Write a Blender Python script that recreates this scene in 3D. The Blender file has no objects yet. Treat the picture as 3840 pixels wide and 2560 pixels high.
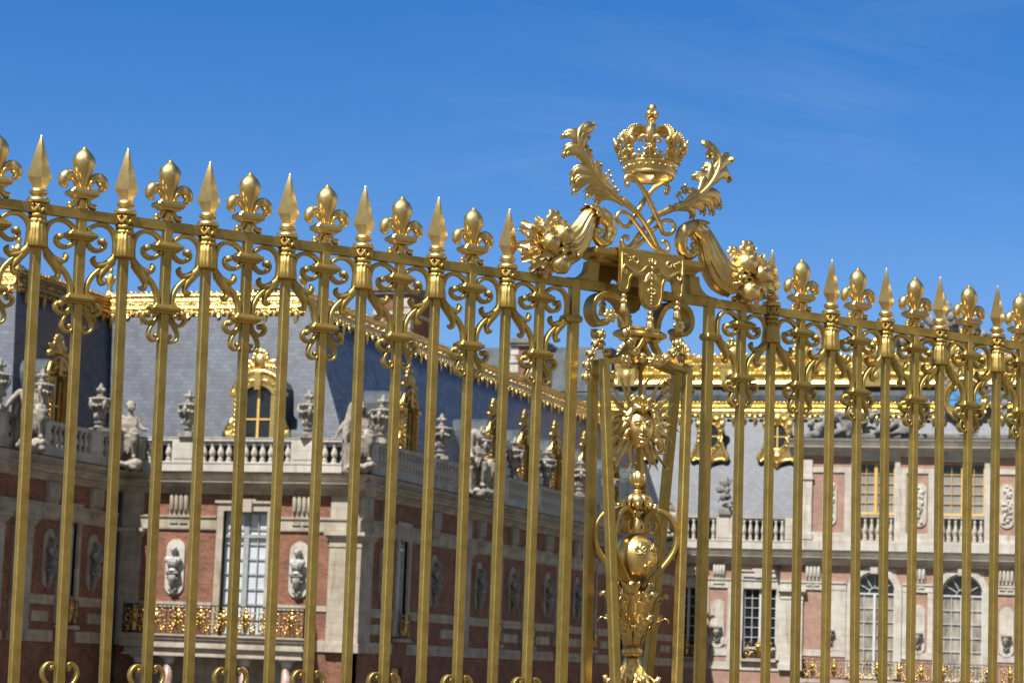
import bpy, bmesh, math, random
from math import sin, cos, pi, sqrt, atan2, radians, exp
from mathutils import Vector, Matrix
random.seed(7)
scene = bpy.context.scene
COL = scene.collection
EYE = 3.2                      # eye height above the ground
FE0 = Vector((-5.81432, 10.53694, 0.0))     # fence origin on the ground
FROT = radians(51.5)
FDIR = Vector((0.62251, 0.78261, 0.0))

# ------------------------------------------------------------------ mesh builder
class MB:
    def __init__(self, T=None):
        self.v = []; self.f = []; self.s = []; self.T = T
    def add(self, vs, fs, smooth=False):
        o = len(self.v)
        if self.T is not None: vs = [self.T(p) for p in vs]
        self.v += [tuple(p) for p in vs]
        self.f += [tuple(i + o for i in f) for f in fs]
        self.s += [smooth] * len(fs)
    def box(self, x0, x1, y0, y1, z0, z1):
        v = [(x, y, z) for z in (z0, z1) for y in (y0, y1) for x in (x0, x1)]
        self.add(v, [(0,2,3,1),(4,5,7,6),(0,1,5,4),(2,6,7,3),(0,4,6,2),(1,3,7,5)])
    def loft(self, rings, smooth=False, cap=True, closed=True):
        n = len(rings[0]); vs = [p for r in rings for p in r]; fs = []
        m = n if closed else n - 1
        for i in range(len(rings) - 1):
            for j in range(m):
                a = i*n + j; b = i*n + (j+1) % n
                fs.append((a, b, b + n, a + n))
        self.add(vs, fs, smooth)
        if cap and closed:
            o = len(self.v) - len(vs)
            self.f.append(tuple(range(o + n - 1, o - 1, -1))); self.s.append(False)
            k = o + (len(rings) - 1) * n
            self.f.append(tuple(range(k, k + n))); self.s.append(False)
    def prism(self, poly, fn, c0, c1):            # poly of (a,b); fn(a,b,c)->xyz
        self.loft([[fn(a, b, c) for a, b in poly] for c in (c0, c1)])
    def lathe(self, prof, n=16, c=(0,0,0), sy=1.0, mod=None, smooth=True, sx=1.0, cap=True):
        rings = []
        for r, z in prof:
            ring = []
            for k in range(n):
                a = 2*pi*k/n; rr = max(r, 1e-4) * (mod(a, z) if mod else 1)
                ring.append((c[0] + sx*rr*cos(a), c[1] + sy*rr*sin(a), c[2] + z))
            rings.append(ring)
        self.loft(rings, smooth, cap)
    def ball(self, c, rx, ry=None, rz=None, n=12, m=8, mod=None):
        ry = rx if ry is None else ry; rz = rx if rz is None else rz
        rings = []
        for i in range(1, m):
            t = pi*i/m
            rings.append([(c[0] + rx*sin(t)*cos(2*pi*k/n)*(mod(2*pi*k/n) if mod else 1),
                           c[1] + ry*sin(t)*sin(2*pi*k/n)*(mod(2*pi*k/n) if mod else 1), c[2] - rz*cos(t)) for k in range(n)])
        vs = [p for r in rings for p in r] + [(c[0],c[1],c[2]-rz),(c[0],c[1],c[2]+rz)]
        fs = []
        for i in range(m - 2):
            for j in range(n):
                a = i*n+j; b = i*n+(j+1) % n
                fs.append((a, b, b+n, a+n))
        L = len(vs)
        for j in range(n):
            fs.append((L-2, (j+1) % n, j)); fs.append((L-1, (m-2)*n+j, (m-2)*n+(j+1) % n))
        self.add(vs, fs, True)
    def tube(self, pts, rad, n=8, sec=None, cap=True, smooth=True, up=None):
        pts = [Vector(p) for p in pts]; N = len(pts)
        if not hasattr(rad, '__len__'): rad = [rad]*N
        rings = []; prev = None
        for i in range(N):
            t = (pts[min(i+1, N-1)] - pts[max(i-1, 0)])
            if t.length < 1e-9: t = Vector((0,0,1))
            t.normalize()
            if prev is None:
                a = Vector(up) if up else Vector((0, 1, 0))
                if abs(a.dot(t)) > .95: a = Vector((1, 0, 0))
            else: a = prev
            a = (a - t*a.dot(t)); a.normalize(); prev = a
            b = t.cross(a)
            ring = []
            if sec:
                for (p, q) in sec: ring.append(pts[i] + a*(p*rad[i]) + b*(q*rad[i]))
            else:
                for k in range(n):
                    w = 2*pi*k/n; ring.append(pts[i] + (a*cos(w) + b*sin(w))*rad[i])
            rings.append([tuple(p) for p in ring])
        self.loft(rings, smooth, cap)
    def band(self, pts, th, dp, y=0.0, ch=.18, taper=None):   # strap: path (x,z), thickness in plane, depth along y
        N = len(pts); rings = []
        for i in range(N):
            a = pts[max(i-1, 0)]; b = pts[min(i+1, N-1)]
            tx, tz = b[0]-a[0], b[1]-a[1]; L = sqrt(tx*tx+tz*tz) or 1
            nx, nz = -tz/L, tx/L
            k = taper(i/(N-1)) if taper else 1
            h = th/2*k; d = dp/2; c = min(h, d)*ch*2
            ring = []
            for (p, q) in [(h, d-c),(h-c, d),(-h+c, d),(-h, d-c),(-h, -d+c),(-h+c, -d),(h-c, -d),(h, -d+c)]:
                ring.append((pts[i][0]+nx*p, y+q, pts[i][1]+nz*p))
            rings.append(ring)
        self.loft(rings)
    def rects(self, prof, cx=0, cy=0, cz=0, ch=.12):           # stack of chamfered rectangles (hx,hy,z)
        rings = []
        for hx, hy, z in prof:
            c = min(hx, hy)*ch
            rings.append([(cx+a, cy+b, cz+z) for a, b in [(hx,hy-c),(hx-c,hy),(-hx+c,hy),(-hx,hy-c),(-hx,-hy+c),(-hx+c,-hy),(hx-c,-hy),(hx,-hy+c)]])
        self.loft(rings)
    def bar(self, x, y, z0, z1, w, d, ch=.1):
        self.rects([(w/2, d/2, z0), (w/2, d/2, z1)], x, y, 0, ch)
    def lobe(self, p0, p1, p2, w, nrm=(0,-1,0), cup=.35, th=.006, n=7, shape=.6, end=.0, curl=0.0):
        p0, p1, p2 = Vector(p0), Vector(p1), Vector(p2); nr = Vector(nrm).normalized()
        top = []; bot = []
        M_ = 5
        for i in range(n):
            t = i/(n-1)
            c = p0*(1-t)**2 + p1*2*t*(1-t) + p2*t*t + nr*(curl*t*t)
            d = (p1-p0)*(2*(1-t)) + (p2-p1)*(2*t) + nr*(2*curl*t)
            if d.length < 1e-9: d = p2-p0
            d.normalize(); sd = d.cross(nr)
            if sd.length < 1e-6: sd = d.cross(Vector((1,0,0)))
            sd.normalize(); up = sd.cross(d)
            ww = w*max(end*t, sin(pi*min(1, (.16+.84*t)))**shape if t < 1 else end) + .0008
            for j in range(M_):
                q = (j/(M_-1))*2-1
                h = cup*ww*(1-q*q) - (.25*cup*ww if abs(q) < .1 else 0)
                top.append(c + sd*(q*ww) + up*h); bot.append(c + sd*(q*ww*.96) + up*(h-th))
        fs = []; o = len(top)
        for i in range(n-1):
            for j in range(M_-1):
                a = i*M_+j
                fs.append((a, a+1, a+M_+1, a+M_)); fs.append((o+a, o+a+M_, o+a+M_+1, o+a+1))
        for i in range(n-1):
            a = i*M_; fs.append((a, a+M_, o+a+M_, o+a)); a = i*M_+M_-1; fs.append((a+M_, a, o+a, o+a+M_))
        for j in range(M_-1):
            fs.append((j+1, j, o+j, o+j+1)); a = (n-1)*M_+j; fs.append((a, a+1, o+a+1, o+a))
        self.add([tuple(p) for p in top+bot], fs, True)
    def leaf(self, b, d, L, w, nrm=(0,-1,0), bend=.25, fold=.35, teeth=4, th=.004, droop=.3):
        b = Vector(b); d = Vector(d).normalized(); nr = Vector(nrm); nr = (nr - d*nr.dot(d)).normalized(); sd = d.cross(nr)
        n = teeth*3+1; top = []; bot = []
        for i in range(n):
            t = i/(n-1); k = (i % 3)
            ww = w*(sin(pi*min(1, .07+.93*t**.8)))**.8*(1.18 if k == 2 else (.80 if k == 0 else 1.0)) if 0 < t < 1 else w*.06
            fw = .10*L if k == 2 else 0
            c = b + d*(L*t) + nr*(L*bend*sin(pi*t*.9) - L*droop*t*t)
            for q in (-1, -.5, 0, .5, 1):
                p = c + sd*(q*ww) + d*(fw*abs(q)) + nr*(ww*fold*abs(q) - ww*.12*(1 if abs(q) == .5 else 0))
                top.append(p); bot.append(p - nr*th)
        fs = []; o = len(top); M_ = 5
        for i in range(n-1):
            for j in range(M_-1):
                a = i*M_+j; fs.append((a, a+1, a+M_+1, a+M_)); fs.append((o+a, o+a+M_, o+a+M_+1, o+a+1))
            a = i*M_; fs.append((a, a+M_, o+a+M_, o+a)); a += M_-1; fs.append((a+M_, a, o+a, o+a+M_))
        for j in range(M_-1):
            fs.append((j+1, j, o+j, o+j+1)); a = (n-1)*M_+j; fs.append((a, a+1, o+a+1, o+a))
        self.add([tuple(p) for p in top+bot], fs, False)
    def mesh(self, name, fix=True):
        me = bpy.data.meshes.new(name)
        me.from_pydata(self.v, [], self.f)
        me.polygons.foreach_set('use_smooth', self.s)
        if fix:
            bm = bmesh.new(); bm.from_mesh(me)
            bmesh.ops.recalc_face_normals(bm, faces=bm.faces)
            bm.to_mesh(me); bm.free()
        me.update()
        return me

def crom(pts, k=6, closed=False):
    pts = [tuple(p) for p in pts]; out = []; n = len(pts)
    for i in range(n - 1):
        p0 = pts[max(i-1, 0)]; p1 = pts[i]; p2 = pts[i+1]; p3 = pts[min(i+2, n-1)]
        for j in range(k):
            t = j/k
            out.append(tuple(.5*(2*b + (c-a)*t + (2*a-5*b+4*c-d)*t*t + (3*b-a-3*c+d)*t**3) for a, b, c, d in zip(p0, p1, p2, p3)))
    out.append(pts[-1]); return out

def interp(vals, n):
    out = []
    for i in range(n):
        t = i/(n-1)*(len(vals)-1); k = min(int(t), len(vals)-2); out.append(vals[k] + (vals[k+1]-vals[k])*(t-k))
    return out

# ------------------------------------------------------------------ objects
def obj(name, mb, mat, parent=None, loc=None, smooth_angle=None):
    me = mb.mesh(name) if isinstance(mb, MB) else mb
    if mat and not me.materials: me.materials.append(mat)
    o = bpy.data.objects.new(name, me); COL.objects.link(o)
    if parent: o.parent = parent
    if loc: o.location = loc
    return o
def tag(o, label, cat=None, group=None, kind=None):
    if label: o['label'] = label
    if cat: o['category'] = cat
    if group: o['group'] = group
    if kind: o['kind'] = kind
    return o
def empty(name, loc=(0,0,0), rz=0.0):
    o = bpy.data.objects.new(name, None); COL.objects.link(o)
    o.location = loc; o.rotation_euler = (0, 0, rz); o.empty_display_size = .2
    return o
def copy_tree(o, parent=None):
    c = o.copy(); COL.objects.link(c)
    if parent: c.parent = parent
    for ch in list(o.children): copy_tree(ch, c)
    return c
def bake_remesh(name, mb, voxel, smooth_it=2, disp=0.0, dscale=.2):
    me = mb.mesh(name); o = bpy.data.objects.new(name, me); COL.objects.link(o)
    m = o.modifiers.new('r', 'REMESH'); m.mode = 'VOXEL'; m.voxel_size = voxel; m.use_smooth_shade = True
    if smooth_it:
        s = o.modifiers.new('s', 'SMOOTH'); s.iterations = smooth_it; s.factor = .5
    if disp:
        tx = bpy.data.textures.new(name + '_grain', 'CLOUDS'); tx.noise_scale = dscale
        d = o.modifiers.new('d', 'DISPLACE'); d.texture = tx; d.strength = disp; d.mid_level = .5
    dg = bpy.context.evaluated_depsgraph_get()
    ev = o.evaluated_get(dg); out = bpy.data.meshes.new_from_object(ev)
    bpy.data.objects.remove(o); bpy.data.meshes.remove(me)
    out.name = name
    out.polygons.foreach_set('use_smooth', [True]*len(out.polygons))
    return out

# ------------------------------------------------------------------ materials
def newmat(name):
    m = bpy.data.materials.new(name); m.use_nodes = True
    nt = m.node_tree; b = nt.nodes['Principled BSDF']
    return m, nt, b
def nd(nt, t, **kw):
    n = nt.nodes.new(t)
    for k, v in kw.items():
        if k in n.inputs: n.inputs[k].default_value = v
        else: setattr(n, k, v)
    return n
def ramp(nt, stops):
    r = nt.nodes.new('ShaderNodeValToRGB'); e = r.color_ramp.elements
    while len(e) < len(stops): e.new(.5)
    for el, (p, c) in zip(e, stops): el.position = p; el.color = (*c, 1)
    return r
def coords(nt, scale=(1,1,1), kind='Object'):
    tc = nt.nodes.new('ShaderNodeTexCoord'); mp = nt.nodes.new('ShaderNodeMapping')
    mp.inputs['Scale'].default_value = scale
    nt.links.new(tc.outputs[kind], mp.inputs[0]); return mp.outputs[0]
def noise(nt, vec, scale, detail=4, rough=.55):
    n = nd(nt, 'ShaderNodeTexNoise', Scale=scale, Detail=detail, Roughness=rough)
    nt.links.new(vec, n.inputs['Vector']); return n.outputs['Fac']
def bump(nt, b, height, strength=.2, dist=.01):
    bp = nd(nt, 'ShaderNodeBump', Strength=strength, Distance=dist)
    nt.links.new(height, bp.inputs['Height']); nt.links.new(bp.outputs[0], b.inputs['Normal'])
def mottled(name, c0, c1, scale, rough=.8, metal=0.0, bs=.15, bd=.02, spec=.5, r1=None, bscale=None, stretch=(1,1,1), detail=5):
    m, nt, b = newmat(name); v = coords(nt, stretch)
    f = noise(nt, v, scale, detail)
    r = ramp(nt, [(.3, c0), (.7, c1)]); nt.links.new(f, r.inputs[0]); nt.links.new(r.outputs[0], b.inputs['Base Color'])
    b.inputs['Metallic'].default_value = metal; b.inputs['Roughness'].default_value = rough
    b.inputs['Specular IOR Level'].default_value = spec
    if r1 is not None:
        mr = nd(nt, 'ShaderNodeMapRange'); mr.inputs['To Min'].default_value = rough; mr.inputs['To Max'].default_value = r1
        f2 = noise(nt, v, scale*2.3, 3); nt.links.new(f2, mr.inputs['Value']); nt.links.new(mr.outputs[0], b.inputs['Roughness'])
    if bs: bump(nt, b, noise(nt, v, bscale or scale*3, 4), bs, bd)
    return m
def brickmat(name, c1, c2, mortar, bw, bh, ms, rough=.85, var=.35, bs=.3, spec=.3, stain=None, sheen=False):
    m, nt, b = newmat(name)
    tc = nd(nt, 'ShaderNodeTexCoord'); sp = nd(nt, 'ShaderNodeSeparateXYZ'); nt.links.new(tc.outputs['Object'], sp.inputs[0])
    ad = nd(nt, 'ShaderNodeMath', operation='ADD'); nt.links.new(sp.outputs[0], ad.inputs[0]); nt.links.new(sp.outputs[1], ad.inputs[1])
    cb = nd(nt, 'ShaderNodeCombineXYZ'); nt.links.new(ad.outputs[0], cb.inputs[0]); nt.links.new(sp.outputs[2], cb.inputs[1])
    br = nd(nt, 'ShaderNodeTexBrick'); nt.links.new(cb.outputs[0], br.inputs['Vector'])
    br.inputs['Color1'].default_value = (*c1, 1); br.inputs['Color2'].default_value = (*c2, 1); br.inputs['Mortar'].default_value = (*mortar, 1)
    br.inputs['Scale'].default_value = 1; br.inputs['Brick Width'].default_value = bw; br.inputs['Row Height'].default_value = bh
    br.inputs['Mortar Size'].default_value = ms; br.inputs['Bias'].default_value = 0
    n = noise(nt, tc.outputs['Object'], 1.1, 6, .65); rp = ramp(nt, [(.25, (1-var,)*3), (.75, (1+var*.6,)*3)]); nt.links.new(n, rp.inputs[0])
    mx = nd(nt, 'ShaderNodeMix', data_type='RGBA', blend_type='MULTIPLY'); mx.inputs[0].default_value = 1
    nt.links.new(br.outputs['Color'], mx.inputs[6]); nt.links.new(rp.outputs[0], mx.inputs[7]); nt.links.new(mx.outputs[2], b.inputs['Base Color'])
    b.inputs['Roughness'].default_value = rough; b.inputs['Specular IOR Level'].default_value = spec
    if bs: bump(nt, b, br.outputs['Color'], bs, .03)
    return m
def goldmat(name, base, dark, rough, r1, nscale=9, bs=.12, bd=.004, wear=.8):
    m, nt, b = newmat(name); v = coords(nt)
    f = noise(nt, v, nscale, 6, .65); r = ramp(nt, [(.30, dark), (.60, base)]); nt.links.new(f, r.inputs[0])
    oi = nd(nt, 'ShaderNodeObjectInfo'); hv = nd(nt, 'ShaderNodeHueSaturation'); vr = nd(nt, 'ShaderNodeMapRange'); vr.inputs['To Min'].default_value = .88; vr.inputs['To Max'].default_value = 1.1
    nt.links.new(oi.outputs['Random'], vr.inputs['Value']); nt.links.new(vr.outputs[0], hv.inputs['Value']); nt.links.new(r.outputs[0], hv.inputs['Color'])
    # small worn specks where the leaf has rubbed through
    sp_ = ramp(nt, [(.70, (1,1,1)), (.76, (.55,.48,.36))]); nt.links.new(noise(nt, v, nscale*3.1, 5, .7), sp_.inputs[0])
    mm = nd(nt, 'ShaderNodeMix', data_type='RGBA', blend_type='MULTIPLY'); mm.inputs[0].default_value = wear
    nt.links.new(hv.outputs[0], mm.inputs[6]); nt.links.new(sp_.outputs[0], mm.inputs[7]); nt.links.new(mm.outputs[2], b.inputs['Base Color']); b.inputs['Metallic'].default_value = 1.0
    mr = nd(nt, 'ShaderNodeMapRange'); mr.inputs['To Min'].default_value = rough; mr.inputs['To Max'].default_value = r1
    nt.links.new(noise(nt, v, nscale*4, 4), mr.inputs['Value']); nt.links.new(mr.outputs[0], b.inputs['Roughness'])
    bump(nt, b, noise(nt, v, nscale*2.5, 5), bs, bd)
    return m
M = {}
M['gilt'] = goldmat('gilded_iron', (.60,.435,.135), (.43,.30,.085), .40, .56, 11, .10, .003)
M['gilt_cast'] = goldmat('gilded_bronze', (.86,.655,.285), (.66,.48,.18), .30, .42, 10, .045, .003, .35)
M['gold_roof'] = goldmat('gilded_lead', (.95,.70,.27), (.72,.47,.13), .22, .40, 2.5, .6, .05)
M['gold_dark'] = goldmat('dark_gilt', (.62,.38,.10), (.36,.21,.05), .32, .5, 3.0, .5, .05)  # darker gilt for the left wing's court-side ridge
def stonemat(name, c0, c1, rough=.85):
    m, nt, b = newmat(name); v = coords(nt)
    f = noise(nt, v, .9, 8, .62); r = ramp(nt, [(.28, c0), (.68, c1)]); nt.links.new(f, r.inputs[0])
    # rust and soot runs, stretched down the wall
    v2 = coords(nt, (1.6, 1.6, .22)); g = noise(nt, v2, 1.3, 6, .7); r2 = ramp(nt, [(.54, (1,1,1)), (.74, (.66,.50,.34))]); nt.links.new(g, r2.inputs[0])
    # ashlar joints
    tc = nd(nt, 'ShaderNodeTexCoord'); sp = nd(nt, 'ShaderNodeSeparateXYZ'); nt.links.new(tc.outputs['Object'], sp.inputs[0])
    ad = nd(nt, 'ShaderNodeMath', operation='ADD'); nt.links.new(sp.outputs[0], ad.inputs[0]); nt.links.new(sp.outputs[1], ad.inputs[1])
    cb = nd(nt, 'ShaderNodeCombineXYZ'); nt.links.new(ad.outputs[0], cb.inputs[0]); nt.links.new(sp.outputs[2], cb.inputs[1])
    br = nd(nt, 'ShaderNodeTexBrick'); nt.links.new(cb.outputs[0], br.inputs['Vector']); br.inputs['Scale'].default_value = 1
    br.inputs['Brick Width'].default_value = 1.25; br.inputs['Row Height'].default_value = .62; br.inputs['Mortar Size'].default_value = .012
    br.inputs['Color1'].default_value = (1,1,1,1); br.inputs['Color2'].default_value = (.88,.87,.86,1); br.inputs['Mortar'].default_value = (.62,.6,.57,1)
    a = nd(nt, 'ShaderNodeMix', data_type='RGBA', blend_type='MULTIPLY'); a.inputs[0].default_value = 1
    c = nd(nt, 'ShaderNodeMix', data_type='RGBA', blend_type='MULTIPLY'); c.inputs[0].default_value = 1
    nt.links.new(r.outputs[0], a.inputs[6]); nt.links.new(r2.outputs[0], a.inputs[7])
    nt.links.new(a.outputs[2], c.inputs[6]); nt.links.new(br.outputs['Color'], c.inputs[7]); nt.links.new(c.outputs[2], b.inputs['Base Color'])
    b.inputs['Roughness'].default_value = rough; b.inputs['Specular IOR Level'].default_value = .25
    bump(nt, b, noise(nt, v, 14, 4), .2, .02)
    return m
M['stone'] = stonemat('limestone', (.30,.255,.20), (.52,.475,.40))
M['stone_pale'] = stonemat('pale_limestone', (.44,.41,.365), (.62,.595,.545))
M['statue'] = mottled('weathered_statue_stone', (.13,.115,.10), (.43,.385,.33), 1.5, .85, bs=.3, bd=.03, spec=.2)
M['urn'] = mottled('weathered_urn_stone', (.13,.125,.115), (.42,.385,.335), 2.0, .85, bs=.3, bd=.03, spec=.2)
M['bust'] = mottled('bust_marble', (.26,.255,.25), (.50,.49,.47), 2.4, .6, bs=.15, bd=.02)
M['sculpt'] = mottled('grey_carved_stone', (.10,.10,.105), (.30,.29,.28), 1.1, .85, bs=.35, bd=.05, spec=.2)
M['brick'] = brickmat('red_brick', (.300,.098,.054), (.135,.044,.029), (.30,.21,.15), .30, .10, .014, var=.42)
M['slate'] = brickmat('roof_slate', (.078,.101,.150), (.044,.057,.088), (.030,.038,.056), .42, .24, .018, rough=.47, var=.5, bs=.28, spec=.55)
M['lead'] = mottled('sheet_lead', (.034,.046,.057), (.075,.094,.108), 1.4, .58, .1, .15, .03, spec=.25, r1=.72, stretch=(1,1,.3))
M['glass'] = mottled('window_glass', (.012,.014,.017), (.02,.023,.026), 1.5, .06, 0, .05, .01, spec=.7)
M['pale_blind'] = mottled('pale_blind_behind_glass', (.46,.51,.57), (.62,.66,.71), .9, .12, 0, .02, .01, spec=.6)
M['drape'] = mottled('curtained_glass', (.13,.115,.09), (.46,.43,.37), 1.0, .10, 0, .02, .01, spec=.6, stretch=(2.2,2.2,.7))
M['blind_grey'] = mottled('grey_blind_glass', (.24,.235,.22), (.31,.305,.285), .8, .12, 0, .02, .01, spec=.5)
M['white_paint'] = mottled('white_window_paint', (.52,.53,.55), (.66,.67,.69), 3, .5, bs=.08)
M['ochre_paint'] = mottled('ochre_window_paint', (.58,.36,.10), (.70,.46,.16), 3, .5, bs=.08)
M['iron'] = mottled('black_ironwork', (.012,.012,.014), (.03,.03,.033), 6, .5, .4, .1)
M['marble'] = mottled('pink_marble', (.26,.13,.12), (.50,.36,.34), 4, .35, bs=.0)
M['enamel'] = mottled('blue_enamel', (.05,.22,.55), (.10,.33,.66), 2, .35, bs=.05)
M['dark'] = mottled('dark_interior', (.012,.011,.010), (.025,.022,.02), 2, .9, bs=.0)
M['cobble'] = brickmat('court_paving', (.215,.175,.125), (.15,.125,.09), (.10,.085,.065), .22, .14, .02, var=.3, bs=.3)
M['grey_frame'] = mottled('grey_window_frame', (.27,.28,.29), (.36,.37,.38), 3, .5, bs=.08)  # frames of the tall front window, darker than the white ones
M['gap_shade'] = mottled('gap_shade', (.03,.036,.045), (.05,.058,.07), 1.4, .6, 0, .1, .03)  # dark fill colour standing in for shade between balusters
M['console'] = mottled('shade_toned_console_stone', (.16,.155,.15), (.34,.325,.30), 2.5, .85, bs=.3, bd=.03, spec=.2)  # darkened stone: shadow on the consoles put into the colour
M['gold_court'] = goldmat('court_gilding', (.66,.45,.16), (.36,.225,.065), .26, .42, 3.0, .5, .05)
M['brick_pale'] = brickmat('pale_pink_brick', (.43,.235,.18), (.31,.16,.12), (.40,.32,.26), .30, .10, .014, var=.3)  # paler, less saturated brick for the central block
# ================================================================== FENCE
# z values below are measured from eye level; Z() lifts them to the ground
Z = lambda p: (p[0], p[1], p[2] + EYE)
GB = -EYE + .06
def spearhead_mesh():
    m = MB(Z)
    sec = [(.030,.027,2.180),(.035,.026,2.193),(.047,.026,2.215),(.0655,.024,2.240),(.050,.021,2.290),(.0345,.0165,2.345),(.019,.011,2.400),(.0062,.005,2.437),(.0045,.004,2.444),(.0015,.0015,2.449)]
    sec = crom(sec[:3], 2)[:-1] + crom(sec[2:4], 4) + crom(sec[3:], 5)[1:]
    for i in range(4):                                    # four blade faces, creased at the ridges
        P = lambda a, b, z, k: [(a,0,z),(0,b,z),(-a,0,z),(0,-b,z)][k % 4]
        m.loft([[P(a,b,z,i), P(a,b,z,i+1)] for a, b, z in sec], True, False, False)
    m.loft([[P(.031,.028,z,k) for k in range(4)] for z in (2.176,2.181)])
    m.lathe([(.030,2.185),(.040,2.180),(.047,2.168),(.041,2.158),(.031,2.155),(.030,2.145),(.048,2.141),(.058,2.129),(.056,2.117),(.040,2.113)], 20)
    return m
def tassel_mesh():
    m = MB(Z)
    m.lathe([(.038,2.116),(.041,2.09),(.038,2.062)], 16)
    for k in range(8):                                    # plaited knot
        for s in (1, -1):
            p = [(.042*cos(2*pi*(k/8 + s*.11*t)), .042*sin(2*pi*(k/8 + s*.11*t)), 2.064 + .05*t) for t in (0,.25,.5,.75,1)]
            m.tube(p, [.008,.010,.0105,.010,.008], 5)
    m.lathe([(.036,2.066),(.045,2.060),(.046,2.051),(.045,2.042),(.036,2.037)], 18, mod=lambda a, z: 1+.03*cos(12*a))
    m.lathe([(.034,2.040),(.046,2.034),(.048,2.022),(.044,2.015)], 48, mod=lambda a, z: 1+.05*cos(12*a))
    m.lathe([(.042,2.026),(.0465,1.985),(.051,1.94),(.054,1.906),(.052,1.900),(.024,1.898)], 72, mod=lambda a, z: 1+.075*abs(cos(7*a)))
    return m
def fleur_mesh():
    m = MB(Z)
    ridge = lambda a, z: 1 + .09*(exp(-((a-pi/2)/.22)**2) + exp(-((a-3*pi/2)/.22)**2))
    m.lathe([(.021,2.212),(.023,2.235),(.030,2.265),(.043,2.295),(.055,2.325),(.0585,2.348),(.053,2.373),(.038,2.394),(.020,2.408),(.009,2.419),(.0045,2.428)], 28, sy=.82, mod=ridge)
    for s in (1, -1):
        p = crom([(.026*s,0,2.212),(.036*s,0,2.245),(.055*s,0,2.272),(.079*s,0,2.278),(.098*s,0,2.262),(.104*s,0,2.238),(.092*s,0,2.224),(.081*s,0,2.226)], 4)
        m.tube(p, interp([.014,.016,.021,.028,.031,.026,.015,.007], len(p)), 12)
        m.tube([(.016*s,-.022,2.214),(.030*s,-.026,2.25),(.052*s,-.031,2.279)], [.006,.006,.003], 6)
        q = crom([(.020*s,0,2.168),(.033*s,0,2.150),(.044*s,0,2.135),(.060*s,0,2.130),(.069*s,0,2.143)], 4)
        m.tube(q, interp([.013,.013,.014,.017,.012], len(q)), 10)
    m.rects([(.050,.030,2.166),(.055,.034,2.172),(.058,.036,2.176),(.072,.046,2.181),(.077,.050,2.193),(.072,.046,2.204),(.060,.038,2.208),(.058,.036,2.214),(.04,.03,2.216)])
    m.lathe([(.017,2.170),(.020,2.150),(.028,2.130),(.031,2.118),(.026,2.113)], 14, mod=ridge)
    m.lobe((0,-.016,2.165),(0,-.034,2.14),(0,-.026,2.114),.016,(0,-1,.2),.3)
    return m
def collar_mesh(z, hx=.072, hy=.044):
    m = MB(Z)
    m.rects([(hx-.018,hy-.014,z-.024),(hx-.014,hy-.012,z-.0235),(hx-.012,hy-.010,z-.016),(hx,hy,z-.012),(hx+.006,hy+.005,z),(hx,hy,z+.012),(hx-.012,hy-.010,z+.016),(hx-.014,hy-.012,z+.0225),(hx-.018,hy-.014,z+.023)])
    return m
def scroll_mesh(s, drop=True):                            # s=+1 right, -1 left of the bar
    m = MB(Z); X = lambda pts: [(s*a, b) for a, b in pts]
    C = crom([(.178,1.885),(.184,1.945),(.179,1.992),(.163,2.026),(.131,2.047),(.093,2.049),(.060,2.036),(.035,2.012),(.026,1.985),(.031,1.958),(.052,1.932),(.081,1.919),(.110,1.926),(.127,1.946),(.125,1.966)], 5)
    m.band(X(C), .021, .032, 0, .14)
    m.tube([(s*.112,-.022,1.967),(s*.112,.022,1.967)], .0155, 12); m.ball((s*.112,-.022,1.967), .0155, .009, .0155, 10, 6)
    S = crom([(.181,1.905),(.166,1.872),(.129,1.842),(.094,1.816),(.067,1.788),(.049,1.756),(.042,1.725),(.040,1.68)], 5)
    m.band(X(S), .024, .034, 0, .14, lambda t: 1.15-.25*t)
    K = crom([(.036,1.652),(.039,1.63),(.056,1.606),(.080,1.595),(.106,1.607),(.116,1.628),(.108,1.645)], 5)
    m.band(X(K), .017, .034, 0, .14)
    m.tube([(s*.094,-.024,1.642),(s*.094,.024,1.642)], .0150, 10); m.ball((s*.094,-.024,1.642), .015, .008, .015, 10, 6)
    D = crom([(.030,1.64),(.045,1.608),(.064,1.583),(.077,1.556),(.076,1.529),(.058,1.512),(.036,1.512),(.026,1.527),(.033,1.540)], 5)
    m.band(X(D), .016, .034, 0, .14, lambda t: 1.0-.3*t)
    m.ball((s*.040,0,1.538), .012, .018, .012, 8, 6)
    # acanthus husk on the S bar: one tongue turned up, one down
    for pts in ([(.176,1.890),(.150,1.862),(.112,1.848),(.083,1.852),(.071,1.872),(.082,1.892)], [(.174,1.876),(.143,1.845),(.118,1.812),(.108,1.782),(.122,1.762),(.145,1.768)]):
        c = crom([(s*a, 0, b) for a, b in pts], 5)
        m.tube(c, interp([.017,.019,.017,.012,.014,.004], len(c)), 8, sec=[(1.25,-.5),(1.25,.5),(.7,1),(-.7,1),(-1.25,.5),(-1.25,-.5),(-.7,-1),(.7,-1)], up=(0,1,0))
    return m
def heart_mesh():
    m = MB(Z)
    for s in (1, -1):
        c = crom([(.034,-.118),(.046,-.116),(.050,-.103),(.037,-.094),(.045,-.082),(.066,-.085),(.085,-.106),(.088,-.138),(.072,-.17),(.048,-.20),(.034,-.24)], 4)
        m.band([(s*a, b) for a, b in c[8:]], .015, .032, 0, .14)
        m.ball((s*.045,0,-.106), .0135, .018, .0135, 10, 6)
        k = crom([(.036,-.26),(.06,-.245),(.10,-.235),(.128,-.26),(.128,-.30),(.10,-.32),(.08,-.30)], 4)
        m.band([(s*a, b) for a, b in k], .015, .032, 0, .14)
    m.rects([(.055,.034,-.275),(.066,.042,-.265),(.072,.046,-.25),(.066,.042,-.235),(.055,.034,-.225)])
    return m
ME = {}
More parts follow.
